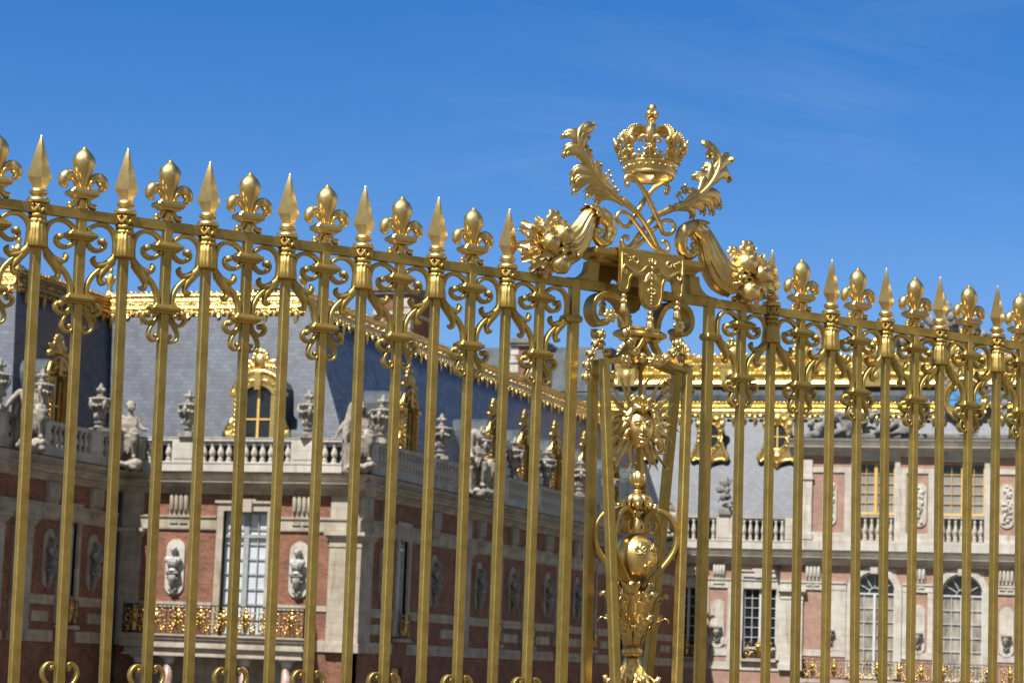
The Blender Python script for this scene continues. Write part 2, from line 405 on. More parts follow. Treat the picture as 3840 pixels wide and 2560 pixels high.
def me(key, fn, mat='gilt'):
    if key not in ME:
        a = fn().mesh(key); a.materials.append(M[mat]); ME[key] = a
    return ME[key]
def part(name, key, fn, parent, loc=(0,0,0), mat='gilt'):
    return obj(name, me(key, fn, mat), None, parent, loc)
def spearbar_mesh():
    m = MB(Z); m.bar(0, 0, GB, 2.07, .044, .044, .16); return m
def fleurbar_mesh():
    m = MB(Z); m.bar(0, 0, GB, 2.070, .044, .044, .16); return m
def make_spear_bar():
    b = obj('spear_bar', me('spear_bar', spearbar_mesh), None)
    part('spearhead', 'spearhead', spearhead_mesh, b, mat='gilt_cast'); part('tassel', 'tassel', tassel_mesh, b, mat='gilt')
    return b
def make_fleur_bar():
    b = obj('fleur_bar', me('fleur_bar', fleurbar_mesh), None)
    part('fleur_de_lis', 'fleur_de_lis', fleur_mesh, b, mat='gilt_cast')
    part('collar', 'collar_up', lambda: collar_mesh(1.983), b); part('collar', 'collar_low', lambda: collar_mesh(1.672), b)
    part('scroll', 'scroll_r', lambda: scroll_mesh(1), b); part('scroll', 'scroll_l', lambda: scroll_mesh(-1), b)
    part('heart_scroll', 'heart_scroll', heart_mesh, b)
    return b
rng = random.Random(3)
DX = {-1:-.009, -.5:-.008, 0:-.0078, .5:-.003, 1:.0025, 1.5:.0015, 2:.0036, 2.5:.008, 3:.0018, 3.5:.0015, 5.5:-.0019, 6:-.0025, 6.5:-.006, 10.5:.001, 11.5:.0042, 13:-.0055, 14.5:.004}   # set a few millimetres out of step
LEAN = {0:-.0324, .5:-.0297, 1:-.0288, 1.5:-.0192, 2:-.0227, 2.5:-.0188, 3:-.0154, 3.5:-.0156, 4:-.0156, 4.5:-.0078, 5:-.0113, 5.5:-.0107, 6:-.0046, 6.5:-.006, 9.5:-.012, 10:-.0205, 10.5:-.0111, 11:-.0115, 11.5:-.0249, 12:-.0217, 12.5:-.0056, 13:-.0295, 13.5:-.0112, 14:.0066, 14.5:-.0134}
def fence_panel(label, ks, off, x0, x1):
    t = empty('gilded_fence', FE0, FROT)
    tag(t, label, 'fence')
    rail = MB(Z)
    rail.rects([(( x1-x0)/2, .0215, 2.064), ((x1-x0)/2, .0215, 2.112)], (x0+x1)/2, 0, 0, .09)
    obj('top_rail', rail, M['gilt'], t)
    low = MB(Z); low.rects([((x1-x0)/2, .021, GB+.22), ((x1-x0)/2, .021, GB+.27)], (x0+x1)/2, 0, 0, .09); obj('bottom_rail', low, M['gilt'], t)
    global SP, FL
    for k in ks:
        spear = abs(k - round(k)) < .1
        b = copy_tree(SP if spear else FL, t)
        b.location = (k*.45 + off + DX.get(k, 0), 0, 0)
        ln = (LEAN.get(k, -.031 if k < 0 else -.008) - DX.get(k, 0))/2.35          # old bars lean a little
        b.location.x -= 3.3*ln
        b.rotation_euler = (rng.uniform(-.0012,.0012), ln, rng.uniform(-.02,.02))
    return t
SP = make_spear_bar(); FL = make_fleur_bar()
PX = 3.62                                                  # pier axis along the fence
half = [i*.5 for i in range(-3, 14)]
fence_panel('long left run of gilded railings, spears and fleurs-de-lis up to the crowned gate pier', half, 0.0, -1.5*.45-.1, PX-.50)
fence_panel('right run of gilded railings, spears and fleurs-de-lis beyond the crowned gate pier', [9.5+.5*i for i in range(13)], .0703, PX+.50, 15.5*.45+.2)
def drop_tree(o):
    for c in list(o.children): drop_tree(c)
    bpy.data.objects.remove(o)
drop_tree(SP); drop_tree(FL)

# ================================================================== GATE PIER
pier = empty('gate_pier', FE0 + FDIR*PX, FROT)
tag(pier, 'openwork gilded gate pier with sun face, draped canopy, cornucopias and royal crown', 'gate pier')
def pp(name, mb, mat='gilt_cast', parent=None): return obj(name, mb, M[mat], parent or pier)
for s in (-1, 1):
    m = MB(Z); m.bar(s*.474, 0, GB, 2.112, .054, .046)
    m.rects([(.040,.032,1.868),(.050,.040,1.874),(.054,.044,1.889),(.050,.040,1.904),(.040,.032,1.910)], s*.490)
    pp('post', m, 'gilt')
m = MB(Z); m.rects([(.447,.0225,2.062),(.447,.0225,2.114)]); pp('top_rail', m, 'gilt')
LA = lambda z: .292 - .047*(1.66-z); LB = lambda z: .05 + .05*(1.66-z)
for sx in (-1, 1):
    for sy in (-1, 1):
        m = MB(Z)
        rings = []
        for z in (-1.75, 1.672):
            cx, cy, h, c = sx*LA(z), sy*LB(z), .0245, .0045
            rings.append([(cx+a, cy+b, z) for a, b in [(h,h-c),(h-c,h),(-h+c,h),(-h,h-c),(-h,-h+c),(-h+c,-h),(h-c,-h),(h,-h+c)]])
        m.loft(rings)
        c = crom([(.035,1.822),(.060,1.775),(.110,1.722),(.175,1.690),(.24,1.677),(.312,1.668)], 5)
        m.band([(sx*a, b) for a, b in c], .030, .049, sy*.05, .12)
        pp('leg', m, 'gilt')
m = MB(Z); m.rects([(.46,.34,-EYE),(.46,.34,-1.98),(.50,.38,-1.94),(.50,.38,-1.86),(.42,.32,-1.80),(.36,.27,-1.75)]); pp('pedestal', m, 'stone_pale')
# canopy shelf with brackets
m = MB(Z); m.rects([(.345,.050,2.222),(.350,.055,2.238),(.358,.062,2.241),(.372,.074,2.252),(.384,.084,2.268),(.386,.086,2.289),(.372,.074,2.291),(.370,.072,2.303),(.36,.06,2.305)], -.012, 0, 0, .05)
cn = pp('canopy', m, 'gilt')
for s in (-1, 1):
    m = MB(Z)
    c = crom([(.53,2.114),(.47,2.118),(.425,2.138),(.395,2.172),(.385,2.222)], 5)
    m.prism([(s*a-.012, b) for a, b in c] + [(s*.315-.012,2.222),(s*.325-.012,2.114)], lambda a, b, y: (a, y, b), -.030, .030)
    pp('bracket', m, 'gilt')
def cloth_outline():
    L = [(.2275,2.285),(.2275,2.10),(.215,2.068),(.187,2.057),(.158,2.072),(.147,2.110),(.146,2.132),(.133,2.155),(.113,2.160),(.094,2.150),(.085,2.125),(.083,2.055),(.066,2.008),(.034,1.985),(.0,1.979)]
    return [(-a, b) for a, b in L] + [(a, b) for a, b in reversed(L[:-1])]
CL = cloth_outline()
for sy in (-1, 1):
    m = MB(Z)
    m.prism([(a-.02, b) for a, b in CL], lambda a, b, y: (a, y, b), sy*.094, sy*.106)
    # over the shelf edge and across the top
    sec = crom([(sy*.100,2.283),(sy*.0995,2.302),(sy*.091,2.3145),(sy*.075,2.318),(0,2.318)], 4)
    m.loft([[(-.2475, y, z) for y, z in sec] + [(-.2475, y*.93, z-.009) for y, z in reversed(sec)], [(.2075, y, z) for y, z in sec] + [(.2075, y*.93, z-.009) for y, z in reversed(sec)]])
    hem = []
    n = len(CL)
    for i in range(1, n-1):
        a, b = CL[i]; p, q = CL[i-1], CL[i+1]
        tx, tz = q[0]-p[0], q[1]-p[1]; L = sqrt(tx*tx+tz*tz); hem.append((a - tz/L*.016*1 - .02, sy*.107, b + tx/L*.016))
    hem = [(hem[0][0], hem[0][1], 2.285)] + hem + [(hem[-1][0], hem[-1][1], 2.285)]
    m.tube(hem, .0042, 6)
    cloth = pp('draped_cloth', m, 'gilt')
    r = MB(Z); y = sy*.108
    for s in (1, -1):
        for pts, w in [([(.0,2.215),(.035,2.225),(.075,2.190),(.115,2.178),(.155,2.200),(.190,2.215),(.205,2.19),(.195,2.168),(.178,2.172),(.183,2.186)], .0075),
                       ([(.125,2.232),(.135,2.262),(.115,2.268),(.100,2.250),(.110,2.232),(.122,2.238)], .006),
                       ([(.155,2.252),(.175,2.266),(.200,2.274)], .006), ([(.02,2.160),(.045,2.140),(.048,2.128)], .006), ([(.010,2.235),(.024,2.252),(.020,2.258)], .005), ([(.05,2.19),(.09,2.168),(.125,2.172)], .005)]:
            c = crom([(s*a-.02, y, b) for a, b in pts], 4); r.tube(c, interp([w*.6, w, w*.7], len(c)), 6)
        for a, b in [(.150,2.246),(.160,2.240),(.157,2.256),(.172,2.262),(.186,2.27)]: r.ball((s*a-.02, y, b), .0065, n=8, m=6)
        r.lobe((s*.006-.02,y,2.19),(s*.026-.02,y-.004*sy,2.165),(s*.05-.02,y,2.128),.013,(0,-sy*-1 if False else sy,0),.3)
        r.tube([(s*.012-.02,y,2.10),(s*.026-.02,y,2.088),(s*.02-.02,y,2.072),(s*.008-.02,y,2.07)], .005, 6)
    for z, q in [(2.262,.008),(2.250,.010),(2.215,.012),(2.185,.011),(2.155,.009),(2.125,.007),(2.098,.008),(2.072,.007),(2.052,.009),(2.032,.0065),(2.016,.0045)]: r.ball((-.02, y, z), q, q*.7, q*1.2, 8, 6)
    for k in (-2,-1,0,1,2): r.lobe((-.02,y,2.248),(-.02+.008*k,y,2.262),(-.02+.014*k,y,2.272-.002*abs(k)),.006,(0,sy,0),.3)
    pp('relief', r, 'gilt_cast', cloth)
    for u, z in [(-.187,2.057),(0,1.979),(.187,2.057)]:
        t = MB(Z); u -= .02; y0 = sy*.100
        t.ball((u,y0,z-.018), .0165, n=12, m=8)
        t.lathe([(.012,z-.032),(.0165,z-.036),(.0185,z-.046),(.0175,z-.056),(.0185,z-.060),(.014,z-.063)], 12, c=(u,y0,0))
        for k in range(6):
            for s in (1,-1): t.tube([(u+.0185*cos(2*pi*(k/6+s*.1*q)), y0+.0185*sin(2*pi*(k/6+s*.1*q)), z-.037-.018*q) for q in (0,.5,1)], .003, 4)
        t.lathe([(.013,z-.060),(.017,z-.072),(.0205,z-.098),(.0215,z-.109),(.01,z-.110)], 40, c=(u,y0,0), mod=lambda a, z: 1+.10*cos(10*a))
        pp('tassel', t, 'gilt_cast', cloth)
# big C scrolls under the rail and the moulded block they carry
for s in (-1, 1):
    c = crom([(.100,1.885),(.112,1.945),(.150,2.012),(.205,2.042),(.265,2.047),(.322,2.018),(.345,1.965),(.335,1.915),(.298,1.882),(.258,1.888),(.240,1.905)], 6)
    m = MB(Z); m.band([(s*a-.02, b) for a, b in c], .036, .092, 0, .10, lambda t: 1.0-.25*t); pp('ring_scroll', m, 'gilt')
m = MB(Z); m.rects([(.110,.050,1.890),(.112,.052,1.876),(.120,.060,1.872),(.136,.074,1.862),(.143,.080,1.849),(.136,.074,1.836),(.120,.060,1.828),(.114,.054,1.824),(.112,.052,1.812)], -.014, 0, 0, .14); pp('entablature', m, 'gilt_cast')
m = MB(Z); m.tube([(0,0,1.82),(0,0,.98)], .0125, 10); pp('rod', m, 'gilt')

# garlands of bell husks
def bell(c, d, r, parent):
    m = MB(Z)
    d = Vector(d).normalized(); c = Vector(c)
    a = d.cross(Vector((0,1,0)));  a = a.normalized() if a.length > .1 else Vector((1,0,0)); b = d.cross(a)
    R = Matrix((a, b, d)).transposed()
    for k in range(4):                                     # four cupped petals with open slits between them
        w0 = pi/4 + pi/2*k; top_, bot_ = [], []; n = 9
        for i in range(n):
            th = .30 + 1.98*i/(n-1); half = .80*sin(min(1.0, .45+.8*i/(n-1))*pi/2)*(1 if i < 5 else 1-.11*(i-4))
            for j in range(5):
                w = w0 + half*(j/2-1)*.93
                for lst, q in ((top_, 1.0), (bot_, .90)):
                    p = R @ Vector((r*q*sin(th)*cos(w), r*q*sin(th)*sin(w), -r*q*cos(th))); lst.append(tuple(c + p))
        fs = []; o = len(top_)
        for i in range(n-1):
            for j in range(4): e = i*5+j; fs += [(e, e+1, e+6, e+5), (o+e, o+e+5, o+e+6, o+e+1)]
            e = i*5; fs.append((e, e+5, o+e+5, o+e)); e += 4; fs.append((e+5, e, o+e, o+e+5))
        for j in range(4): fs.append((j+1, j, o+j, o+j+1)); e = (n-1)*5+j; fs.append((e, e+1, o+e+1, o+e))
        m.add(top_+bot_, fs, True)
    rr_ = r*.45; m.ball(tuple(c - d*r*.85), rr_*.7, n=8, m=6)
    m.tube([tuple(c - d*r*.2), tuple(c + d*r*1.05)], [.003, .004], 5); m.ball(tuple(c + d*r*1.12), r*.2, n=8, m=6)
    m.lathe([(r*.30,-.004),(r*.36,0),(r*.30,.004)], 10, c=tuple(c - d*r*1.05))
    return pp('bell_husk', m, 'gilt_cast', parent)
def garland(pts, r0, r1, k):
    pts = [Vector(p) for p in pts]
    m = MB(Z); m.tube([tuple(p) for p in pts], .0045, 6)
    g = pp('garland', m, 'gilt_cast')
    L = [0]
    for a, b in zip(pts, pts[1:]): L.append(L[-1] + (b-a).length)
    n = max(2, round(L[-1]/k))
    for i in range(n):
        d = (i+.55)/n*L[-1]; j = max(q for q in range(len(L)-1) if L[q] <= d); t = (d-L[j])/(L[j+1]-L[j])
        p = pts[j].lerp(pts[j+1], t); bell(p, pts[j+1]-pts[j], r0 + (r1-r0)*i/(n-1), g)
    return g
def flower_mesh(m, c, r, nrm=(0,-1,0), petals=6):
    nr = Vector(nrm).normalized(); a = nr.cross(Vector((0,0,1))).normalized(); b = nr.cross(a); c = Vector(c)
    for rr, sh, w in ((1,0,.42),(.62,.5,.30)):
        for k in range(petals):
            g = 2*pi*(k+sh)/petals; d = a*cos(g)+b*sin(g)
            m.lobe(c, c+d*r*rr*.6+nr*r*.30, c+d*r*rr+nr*r*(.02+.3*(1-rr)), r*w, nr, .35, .003, end=.25)
    m.ball(tuple(c+nr*r*.25), r*.22, n=10, m=7)
XO = .01
sg = lambda pts, y: [(a+XO, y, b) for a, b in pts]
garland(crom(sg([(-.335,1.845),(-.355,1.792),(-.392,1.735),(-.424,1.670),(-.436,1.605),(-.437,1.535)], -.075), 3), .030, .028, .062)
garland(crom(sg([(-.300,1.862),(-.268,1.835),(-.240,1.790),(-.200,1.745),(-.150,1.725)], .085), 3), .030, .030, .064)
gc = garland(crom(sg([(-.195,1.868),(-.183,1.828),(-.155,1.782),(-.114,1.735),(-.053,1.704),(.0,1.694),(.052,1.694),(.098,1.718),(.140,1.752),(.170,1.800),(.184,1.838)], -.085), 3), .031, .029, .060)
garland(crom(sg([(.262,1.900),(.305,1.850),(.330,1.790),(.358,1.735),(.395,1.675),(.412,1.610),(.405,1.550)], .085), 3), .031, .029, .064)
garland(crom(sg([(.150,1.745),(.090,1.700),(.03,1.69),(-.05,1.70),(-.12,1.73)], .085), 3), .030, .030, .066)
for c, r, n in [((-.295,-.095,1.920),.042,(-.2,-1,.1)),((.190,-.09,1.912),.045,(.1,-1,-.1)),((.02,-.115,1.700),.040,(.1,-1,0)),((-.16,-.07,1.680),.042,(-.2,-1,-.2))]:
    m = MB(Z); flower_mesh(m, c, r, n)
    if c[0] < -.2:
        q = crom([(-.29,-.10,1.925),(-.25,-.10,1.925),(-.215,-.095,1.90),(-.195,-.09,1.868)], 4); m.tube(q, interp([.007,.009,.008,.014], len(q)), 8)
    pp('flower', m, 'gilt_cast')

# sun with face
sun = pp('sun_emblem', MB(), 'gilt_cast') if False else None
hub = MB(Z); hub.ball((-.01,0,1.33), .085, .03, .10, 16, 10)
sun = pp('sun_emblem', hub)
def ray(tip, wavy, w=.019):
    m = MB(Z); c0 = Vector((-.01, 0, 1.33)); t = Vector((tip[0]+XO, .0, tip[1])); d = t - c0; L = d.length; d.normalize(); s = Vector((d.z, 0, -d.x))
    n = 13; rings = []
    for i in range(n):
        q = i/(n-1); r0 = .07 + (L-.07)*q
        off = (sin(q*2*pi*1.15)*.020*(.35+q) if wavy else 0); ww = w*1.15*(1-q)**.7 + .0014
        p = c0 + d*r0 + s*off
        rings.append([tuple(p + s*ww), tuple(p + Vector((0,-ww*.55,0))), tuple(p - s*ww), tuple(p + Vector((0,ww*.55,0)))])
    m.loft(rings); pp('ray', m, 'gilt_cast', sun)
tips = [((-.159,1.615),0),((-.093,1.638),1),((.060,1.640),1),((.136,1.620),0),((.252,1.498),0),((.245,1.405),1),((.277,1.345),1),((.240,1.265),1),((.215,1.205),0),((.133,1.095),0),((.078,1.072),1),((-.095,1.060),1),((-.165,1.095),0),((-.215,1.150),1),((-.245,1.225),0),((-.262,1.305),1),((-.262,1.372),1),((-.258,1.45),1),((-.250,1.515),0),((.02,1.065),0),((.235,1.555),0)]
for tp, wv in tips: ray(tp, wv)
# crossed attributes behind the head: fleur sceptre, hand of justice, caduceus, torch
m = MB(Z)
m.tube([(-.02,.02,1.33),(-.185,.01,1.545)], .008, 8); m.tube([(-.185,.01,1.545),(-.195,.01,1.56),(-.205,.01,1.572)], [.018,.024,.014], 10)
for k in (-1,0,1): m.lobe((-.205,.01,1.572),(-.215+.03*k,-.01,1.61+.01*k),(-.235+.05*k,.0,1.625-.012*abs(k)+.02*k),.016,(0,-1,0),.5,end=.4)
m.tube([(-.01,.02,1.33),(.158,.01,1.525)], .008, 8); m.tube([(.158,.01,1.525),(.165,.01,1.535)], [.016,.016], 10)
h0 = Vector((.165,.01,1.535)); hd = Vector((.58,0,.81)); hs = Vector((.81,0,-.58))
m.tube([tuple(h0), tuple(h0+hd*.02), tuple(h0+hd*.045), tuple(h0+hd*.062)], [.014,.022,.027,.024], 12)
for k, L in [(-1.5,.036),(-.5,.044),(.5,.045),(1.5,.036)]: m.tube([tuple(h0+hd*.055+hs*.012*k), tuple(h0+hd*(.06+L*.6)+hs*.0125*k), tuple(h0+hd*(.06+L)+hs*.012*k+Vector((0,-.006,0)))], [.0075,.0068,.004], 8)
m.tube([tuple(h0+hd*.03-hs*.022), tuple(h0+hd*.05-hs*.033), tuple(h0+hd*.07-hs*.031)], [.009,.008,.004], 8)
m.tube([(.02,.02,1.30),(.213,.01,1.112)], .0085, 8); m.ball((.213,.01,1.112), .012, n=8, m=6)
c = crom([(.10,.0,1.235),(.11,-.02,1.20),(.15,-.02,1.195),(.185,0,1.205),(.195,.02,1.185),(.17,-.01,1.165)], 4); m.tube(c, interp([.006,.009,.008,.004], len(c)), 7)
m.tube([(-.03,.02,1.30),(-.19,.01,1.13)], .009, 8); m.tube([(-.15,.01,1.17),(-.19,.01,1.13),(-.21,.01,1.11)], [.012,.026,.010], 10)
pp('sceptre', m, 'gilt_cast', sun)
def face():
    m = MB(Z); c = (-.008, -.030, 1.318); N, K = 56, 44; rings = []
    def disp(x, y, z):                     # unit-sphere coords, front is -y, returns outward bump
        if y > -.12: return 0.0
        g = lambda px, pz, sx, sz, h: h*exp(-((x-px)/sx)**2-((z-pz)/sz)**2)
        d = 0
        for s in (1, -1):
            d += g(.36*s,.16,.19,.10,-.085) + g(.36*s,.145,.11,.055,.055) + g(.34*s,.29,.22,.05,.035) + g(.50*s,-.18,.2,.22,.02)
            d += g(.11*s,-.17,.06,.05,.05)
        for k in range(9):
            zz = .24 - .047*k; d += g(0, zz, .085+.006*k, .05, .045 + .011*k)
        d += g(0,-.30,.035,.05,-.02) + g(0,-.375,.19,.035,.07) + g(0,-.425,.17,.016,-.085) + g(0,-.475,.16,.04,.065) + g(0,-.57,.12,.04,-.03) + g(0,-.72,.2,.13,.05)
        return d
    for i in range(1, K):
        t = pi*i/K; ring = []
        for k in range(N):
            a = 2*pi*k/N; x, y, z = sin(t)*cos(a), sin(t)*sin(a), -cos(t)
            w = 1 - .20*max(0, -z)**1.5
            q = 1 + disp(x*w, y, z)
            ring.append((c[0]+.082*x*w, c[1]+.062*y*q - (.062*(q-1)*.6 if y < 0 else 0), c[2]+.108*z))
        rings.append(ring)
    m.loft(rings, True); return m
fm_ = face(); FX, FY, FZ = -.008, -.092, 1.318
fm_.tube([(FX,FY+.006,FZ+.030),(FX,FY-.010,FZ+.010),(FX,FY-.022,FZ-.012),(FX,FY-.016,FZ-.020)], [.008,.011,.015,.010], 8)
for q in (1,-1):
    fm_.ball((FX+q*.012,FY-.008,FZ-.016), .009, n=8, m=6)
    fm_.ball((FX+q*.032,FY+.012,FZ+.016), .014, .012, .0095, 10, 7)
    c = crom([(FX+q*.010,FY+.002,FZ+.028),(FX+q*.030,FY+.000,FZ+.040),(FX+q*.055,FY+.018,FZ+.032)], 4); fm_.tube(c, interp([.004,.007,.003], len(c)), 6)
    c = crom([(FX+q*.014,FY+.008,FZ+.018),(FX+q*.032,FY-.001,FZ+.026),(FX+q*.050,FY+.014,FZ+.017)], 4); fm_.tube(c, .0035, 6)
    c = crom([(FX+q*.030,FY+.012,FZ-.044),(FX+q*.013,FY-.003,FZ-.037),(FX,FY-.003,FZ-.040)], 3); fm_.tube(c, interp([.003,.0065,.006], len(c)), 6)
    c = crom([(FX+q*.028,FY+.012,FZ-.047),(FX+q*.012,FY+.000,FZ-.057),(FX,FY-.001,FZ-.058)], 3); fm_.tube(c, interp([.003,.0070,.0075], len(c)), 6)
fm_.ball((FX,FY+.008,FZ-.082), .024,.016,.016,10,7)
fo_ = pp('face', fm_, 'gilt_cast', sun)
hair = MB(Z); hr = random.Random(5)
def lock(pts, r):
    c = crom(pts, 5); hair.tube(c, interp([r*.8, r*1.1, r, r*.9, r*.3], len(c)), 8)
for s in (1, -1):
    for k in range(13):
        z0 = 1.415 - .0135*k; x0 = s*(.052 + .0030*min(k, 7)); y0 = -.050 + .011*hr.random()
        pts = []; L = .062 + .035*hr.random() - .003*abs(k-6); ph = hr.random()*6
        for i in range(8):
            t = i/7
            pts.append((-.008 + x0 + s*(L*t), y0 - .025*sin(pi*t) + .05*t, z0 + .016*sin(ph + 8.5*t)*(t+.25) - .050*t + .012))
        e = pts[-1]; pts += [(e[0]+s*.010, e[1]-.006, e[2]+.010), (e[0]+s*.004, e[1]-.012, e[2]+.018)]
        lock(pts, .0135)
    for k in range(9):
        a = k/8; b0 = (-.008 + s*.006, -.078, 1.412)
        pts = [b0, (-.008+s*(.02+.02*a), -.088+.03*a, 1.428+.018*a), (-.008+s*(.045+.018*a), -.066+.045*a, 1.424+.006*a), (-.008+s*(.070+.008*a), -.040+.05*a, 1.395-.01*a), (-.008+s*(.084+.01*a), -.025+.04*a, 1.360-.02*a)]
        lock(pts, .012)
for k in range(8):
    x = -.062 + .105*hr.random(); z = 1.440 + .022*hr.random(); q = hr.choice((-1,1)); e = .010 + .008*hr.random()
    lock([(x, -.040, z-.02), (x-q*e, -.056, z+.012), (x+q*e*.6, -.058, z+.036), (x+q*e*2, -.05, z+.020), (x+q*e*1.3, -.064, z+.002)], .0115)
hair.ball((-.01,.0,1.375), .088, .055, .085, 18, 12)
ho_ = pp('hair', hair, 'gilt_cast', sun)
for q in (fo_, ho_):                                       # the head turns a little towards the square
    hc = Vector((FX, 0, 0)); hr_ = Matrix.Rotation(radians(-15), 3, 'Z'); q.rotation_euler = (0, 0, radians(-15)); q.location = hc - hr_ @ hc
# bud, acanthus knop, globe in lyre straps
m = MB(Z)
m.lathe([(.010,1.09),(.014,1.08),(.026,1.055),(.030,1.03),(.024,1.005),(.012,.992),(.012,.985),(.024,.978),(.027,.970),(.022,.962),(.012,.955)], 16)
for k in range(6):
    a = 2*pi*k/6+.3; d = Vector((cos(a), sin(a), 0)); m.lobe(Vector((0,0,1.0))+d*.012, Vector((0,0,1.02))+d*.058, Vector((0,0,1.078))+d*.024, .022, d, .35, .004, end=.3, curl=.012)
pp('bud', m)
m = MB(Z); m.ball((0,0,.905), .066, .066, .052, 16, 10)
for k in range(8):
    a = 2*pi*k/8+.2; d = Vector((cos(a), sin(a), 0)); o = Vector((0,0,.955))
    m.lobe(o+d*.015, o+d*.115+Vector((0,0,-.005)), o+d*.066+Vector((0,0,-.098)), .034, d+Vector((0,0,.3)), .35, .005)
    e = o+d*.080+Vector((0,0,-.075)); m.tube([tuple(e), tuple(e+d*.022+Vector((0,0,.0))), tuple(e+d*.024+Vector((0,0,.018))), tuple(e+d*.012+Vector((0,0,.022)))], [.013,.012,.010,.005], 8)
m.lathe([(.05,.862),(.030,.84),(.022,.815),(.030,.79),(.045,.765),(.05,.74)], 16)
for k in range(6):
    a = 2*pi*k/6; d = Vector((cos(a), sin(a), 0)); m.lobe(Vector((0,0,.83))+d*.015, Vector((0,0,.80))+d*.05, Vector((0,0,.74))+d*.05, .024, d, .35, .005)
pp('acanthus_knop', m)
m = MB(Z); m.ball((.0,0,.606), .121, .121, .129, 32, 20); gl = pp('globe', m)
def mini_fleur(c, nrm, s, parent, name='fleur_de_lis'):
    nr = Vector(nrm).normalized(); x = Vector((0,0,1)).cross(nr)*-1; x = nr.cross(Vector((0,0,1)))*-1; x.normalize(); up = nr.cross(x)*-1
    if up.z < 0: up = -up
    T = lambda p: Z(tuple(Vector(c) + x*(p[0]*s) + up*(p[2]*s) - nr*(p[1]*s)))
    m = MB(T)
    m.lathe([(.10,-.3),(.18,0),(.26,.3),(.22,.6),(.08,.85),(.03,1.0)], 12, sy=.6)
    for q in (1,-1):
        cc = crom([(.12*q,0,-.2),(.2*q,0,.1),(.45*q,0,.35),(.72*q,0,.2),(.68*q,0,-.08),(.52*q,0,-.06)], 3); m.tube(cc, interp([.10,.13,.17,.15,.08], len(cc)), 7)
        cc = crom([(.1*q,0,-.35),(.25*q,0,-.6),(.45*q,0,-.65),(.5*q,0,-.5)], 3); m.tube(cc, interp([.09,.11,.07], len(cc)), 6)
    m.tube([(-.38,0,-.28),(.38,0,-.28)], .10, 7); m.lathe([(.12,-.3),(.15,-.6),(.05,-.85)], 8, sy=.6)
    pp(name, m, 'gilt_cast', parent)
for a, zz in [(-1.95,.645),(-1.05,.645),(-1.45,.545),(1.2,.645),(2.1,.645),(1.65,.545)]:
    rr = .121*sqrt(max(.05, 1-((zz-.606)/.129)**2)); n = Vector((cos(a), sin(a), (zz-.606)*1.0/.129*.9)); mini_fleur((rr*cos(a)*1.015, rr*sin(a)*1.015, zz), n, .041, gl)
prof = crom([(.15,.752),(.10,.775),(.13,.815),(.25,.812),(.34,.775),(.31,.735),(.22,.742),(.20,.80),(.29,.848),(.50,.868),(.76,.845),(.94,.790),(1.0,.720),(.93,.645),(.70,.565),(.40,.490),(.18,.440)], 5)[30:]
for sx in (-1, 1):
    for sy in (-1, 1):
        m = MB(Z); d = Vector((sx*.222, sy*.085, 0))
        m.tube([(d.x*r, d.y*r, z) for r, z in prof], .016, 4, sec=[(1.3,.75),(1.5,.4),(1.5,-.4),(1.3,-.75),(-1.3,-.75),(-1.5,-.4),(-1.5,.4),(-1.3,.75)], up=(-d.y, d.x, 0), smooth=False)
        c = crom([(.45,.860),(.30,.845),(.22,.800),(.28,.752),(.42,.748),(.47,.790),(.38,.805)], 4)
        m.tube([(d.x*r, d.y*r, z) for r, z in c], .013, 4, sec=[(1.5,.6),(1.5,-.6),(-1.5,-.6),(-1.5,.6)], up=(-d.y, d.x, 0), smooth=False)
        pp('lyre_strap', m, 'gilt')
def acanthus_tier(m, z0, r0, zt, rt, w, n, ph, down=False):
    for k in range(n):
        a = 2*pi*k/n + ph; d = Vector((cos(a), sin(a), 0)); o = Vector((0,0,z0))+d*r0; t = Vector((0,0,zt))+d*rt
        mid = Vector((0,0,(z0*.35+zt*.65)))+d*(r0*.9)
        m.lobe(o, mid, t, w, d, .4, .006, n=9, end=.15)
        sd = Vector((-d.y, d.x, 0)); sg_ = -1 if down else 1
        for q in (1, -1):
            for f in (.30,.55,.8):
                b = o*(1-f)**2 + mid*2*f*(1-f) + t*f*f
                m.lobe(b, b + sd*q*w*.6 + d*.012, b + sd*q*w*1.15 + d*(.022+.03*f) + Vector((0,0,sg_*.045)), w*.34, d, .4, .004, end=.2)
        e = t; m.tube([tuple(e-d*.02), tuple(e+d*.008), tuple(e+d*.014-Vector((0,0,sg_*.018))), tuple(e+d*.002-Vector((0,0,sg_*.026)))], [w*.35,w*.42,w*.35,w*.15], 8)
m = MB(Z); m.lathe([(.03,.11),(.046,.125),(.050,.16),(.036,.22),(.026,.30),(.022,.44)], 16)
for n, ph, z0, r0, L, w, tilt, dr in ((4,.78,.125,.036,.340,.052,.05,-.10),(4,.0,.120,.042,.285,.056,.16,-.38),(6,.45,.118,.046,.150,.046,.30,-.55)):
    for k in range(n):
        a = 2*pi*k/n + ph; d = Vector((cos(a)*1.08, sin(a)*.92, 0)); up = Vector((0,0,1))
        o_ = up*z0 + d*r0; t_ = up*(z0+L) + d*(r0 + L*tilt - L*dr); md = up*(z0+L*.80) + d*(r0 + L*tilt*.3); sd = Vector((-d.y, d.x, 0))
        m.lobe(o_, md, t_, w*.72, d, .30, .006, n=10, end=.22, shape=.7)
        for q in (1, -1):
            for f in (.35, .58, .80):
                p = o_*(1-f)**2 + md*2*f*(1-f) + t_*f*f
                m.lobe(p - up*.03, p + sd*q*w*.55 + up*.012, p + sd*q*w*.98 + up*.034 + d*.018, w*.36, d, .32, .004, n=7, end=.12)
        m.lobe(t_ - d*.012 + up*.004, t_ + d*.014 + up*.006, t_ + d*.020 - up*.026, w*.42, d+up, .30, .005, n=6, end=.2)
pp('acanthus_vase', m)
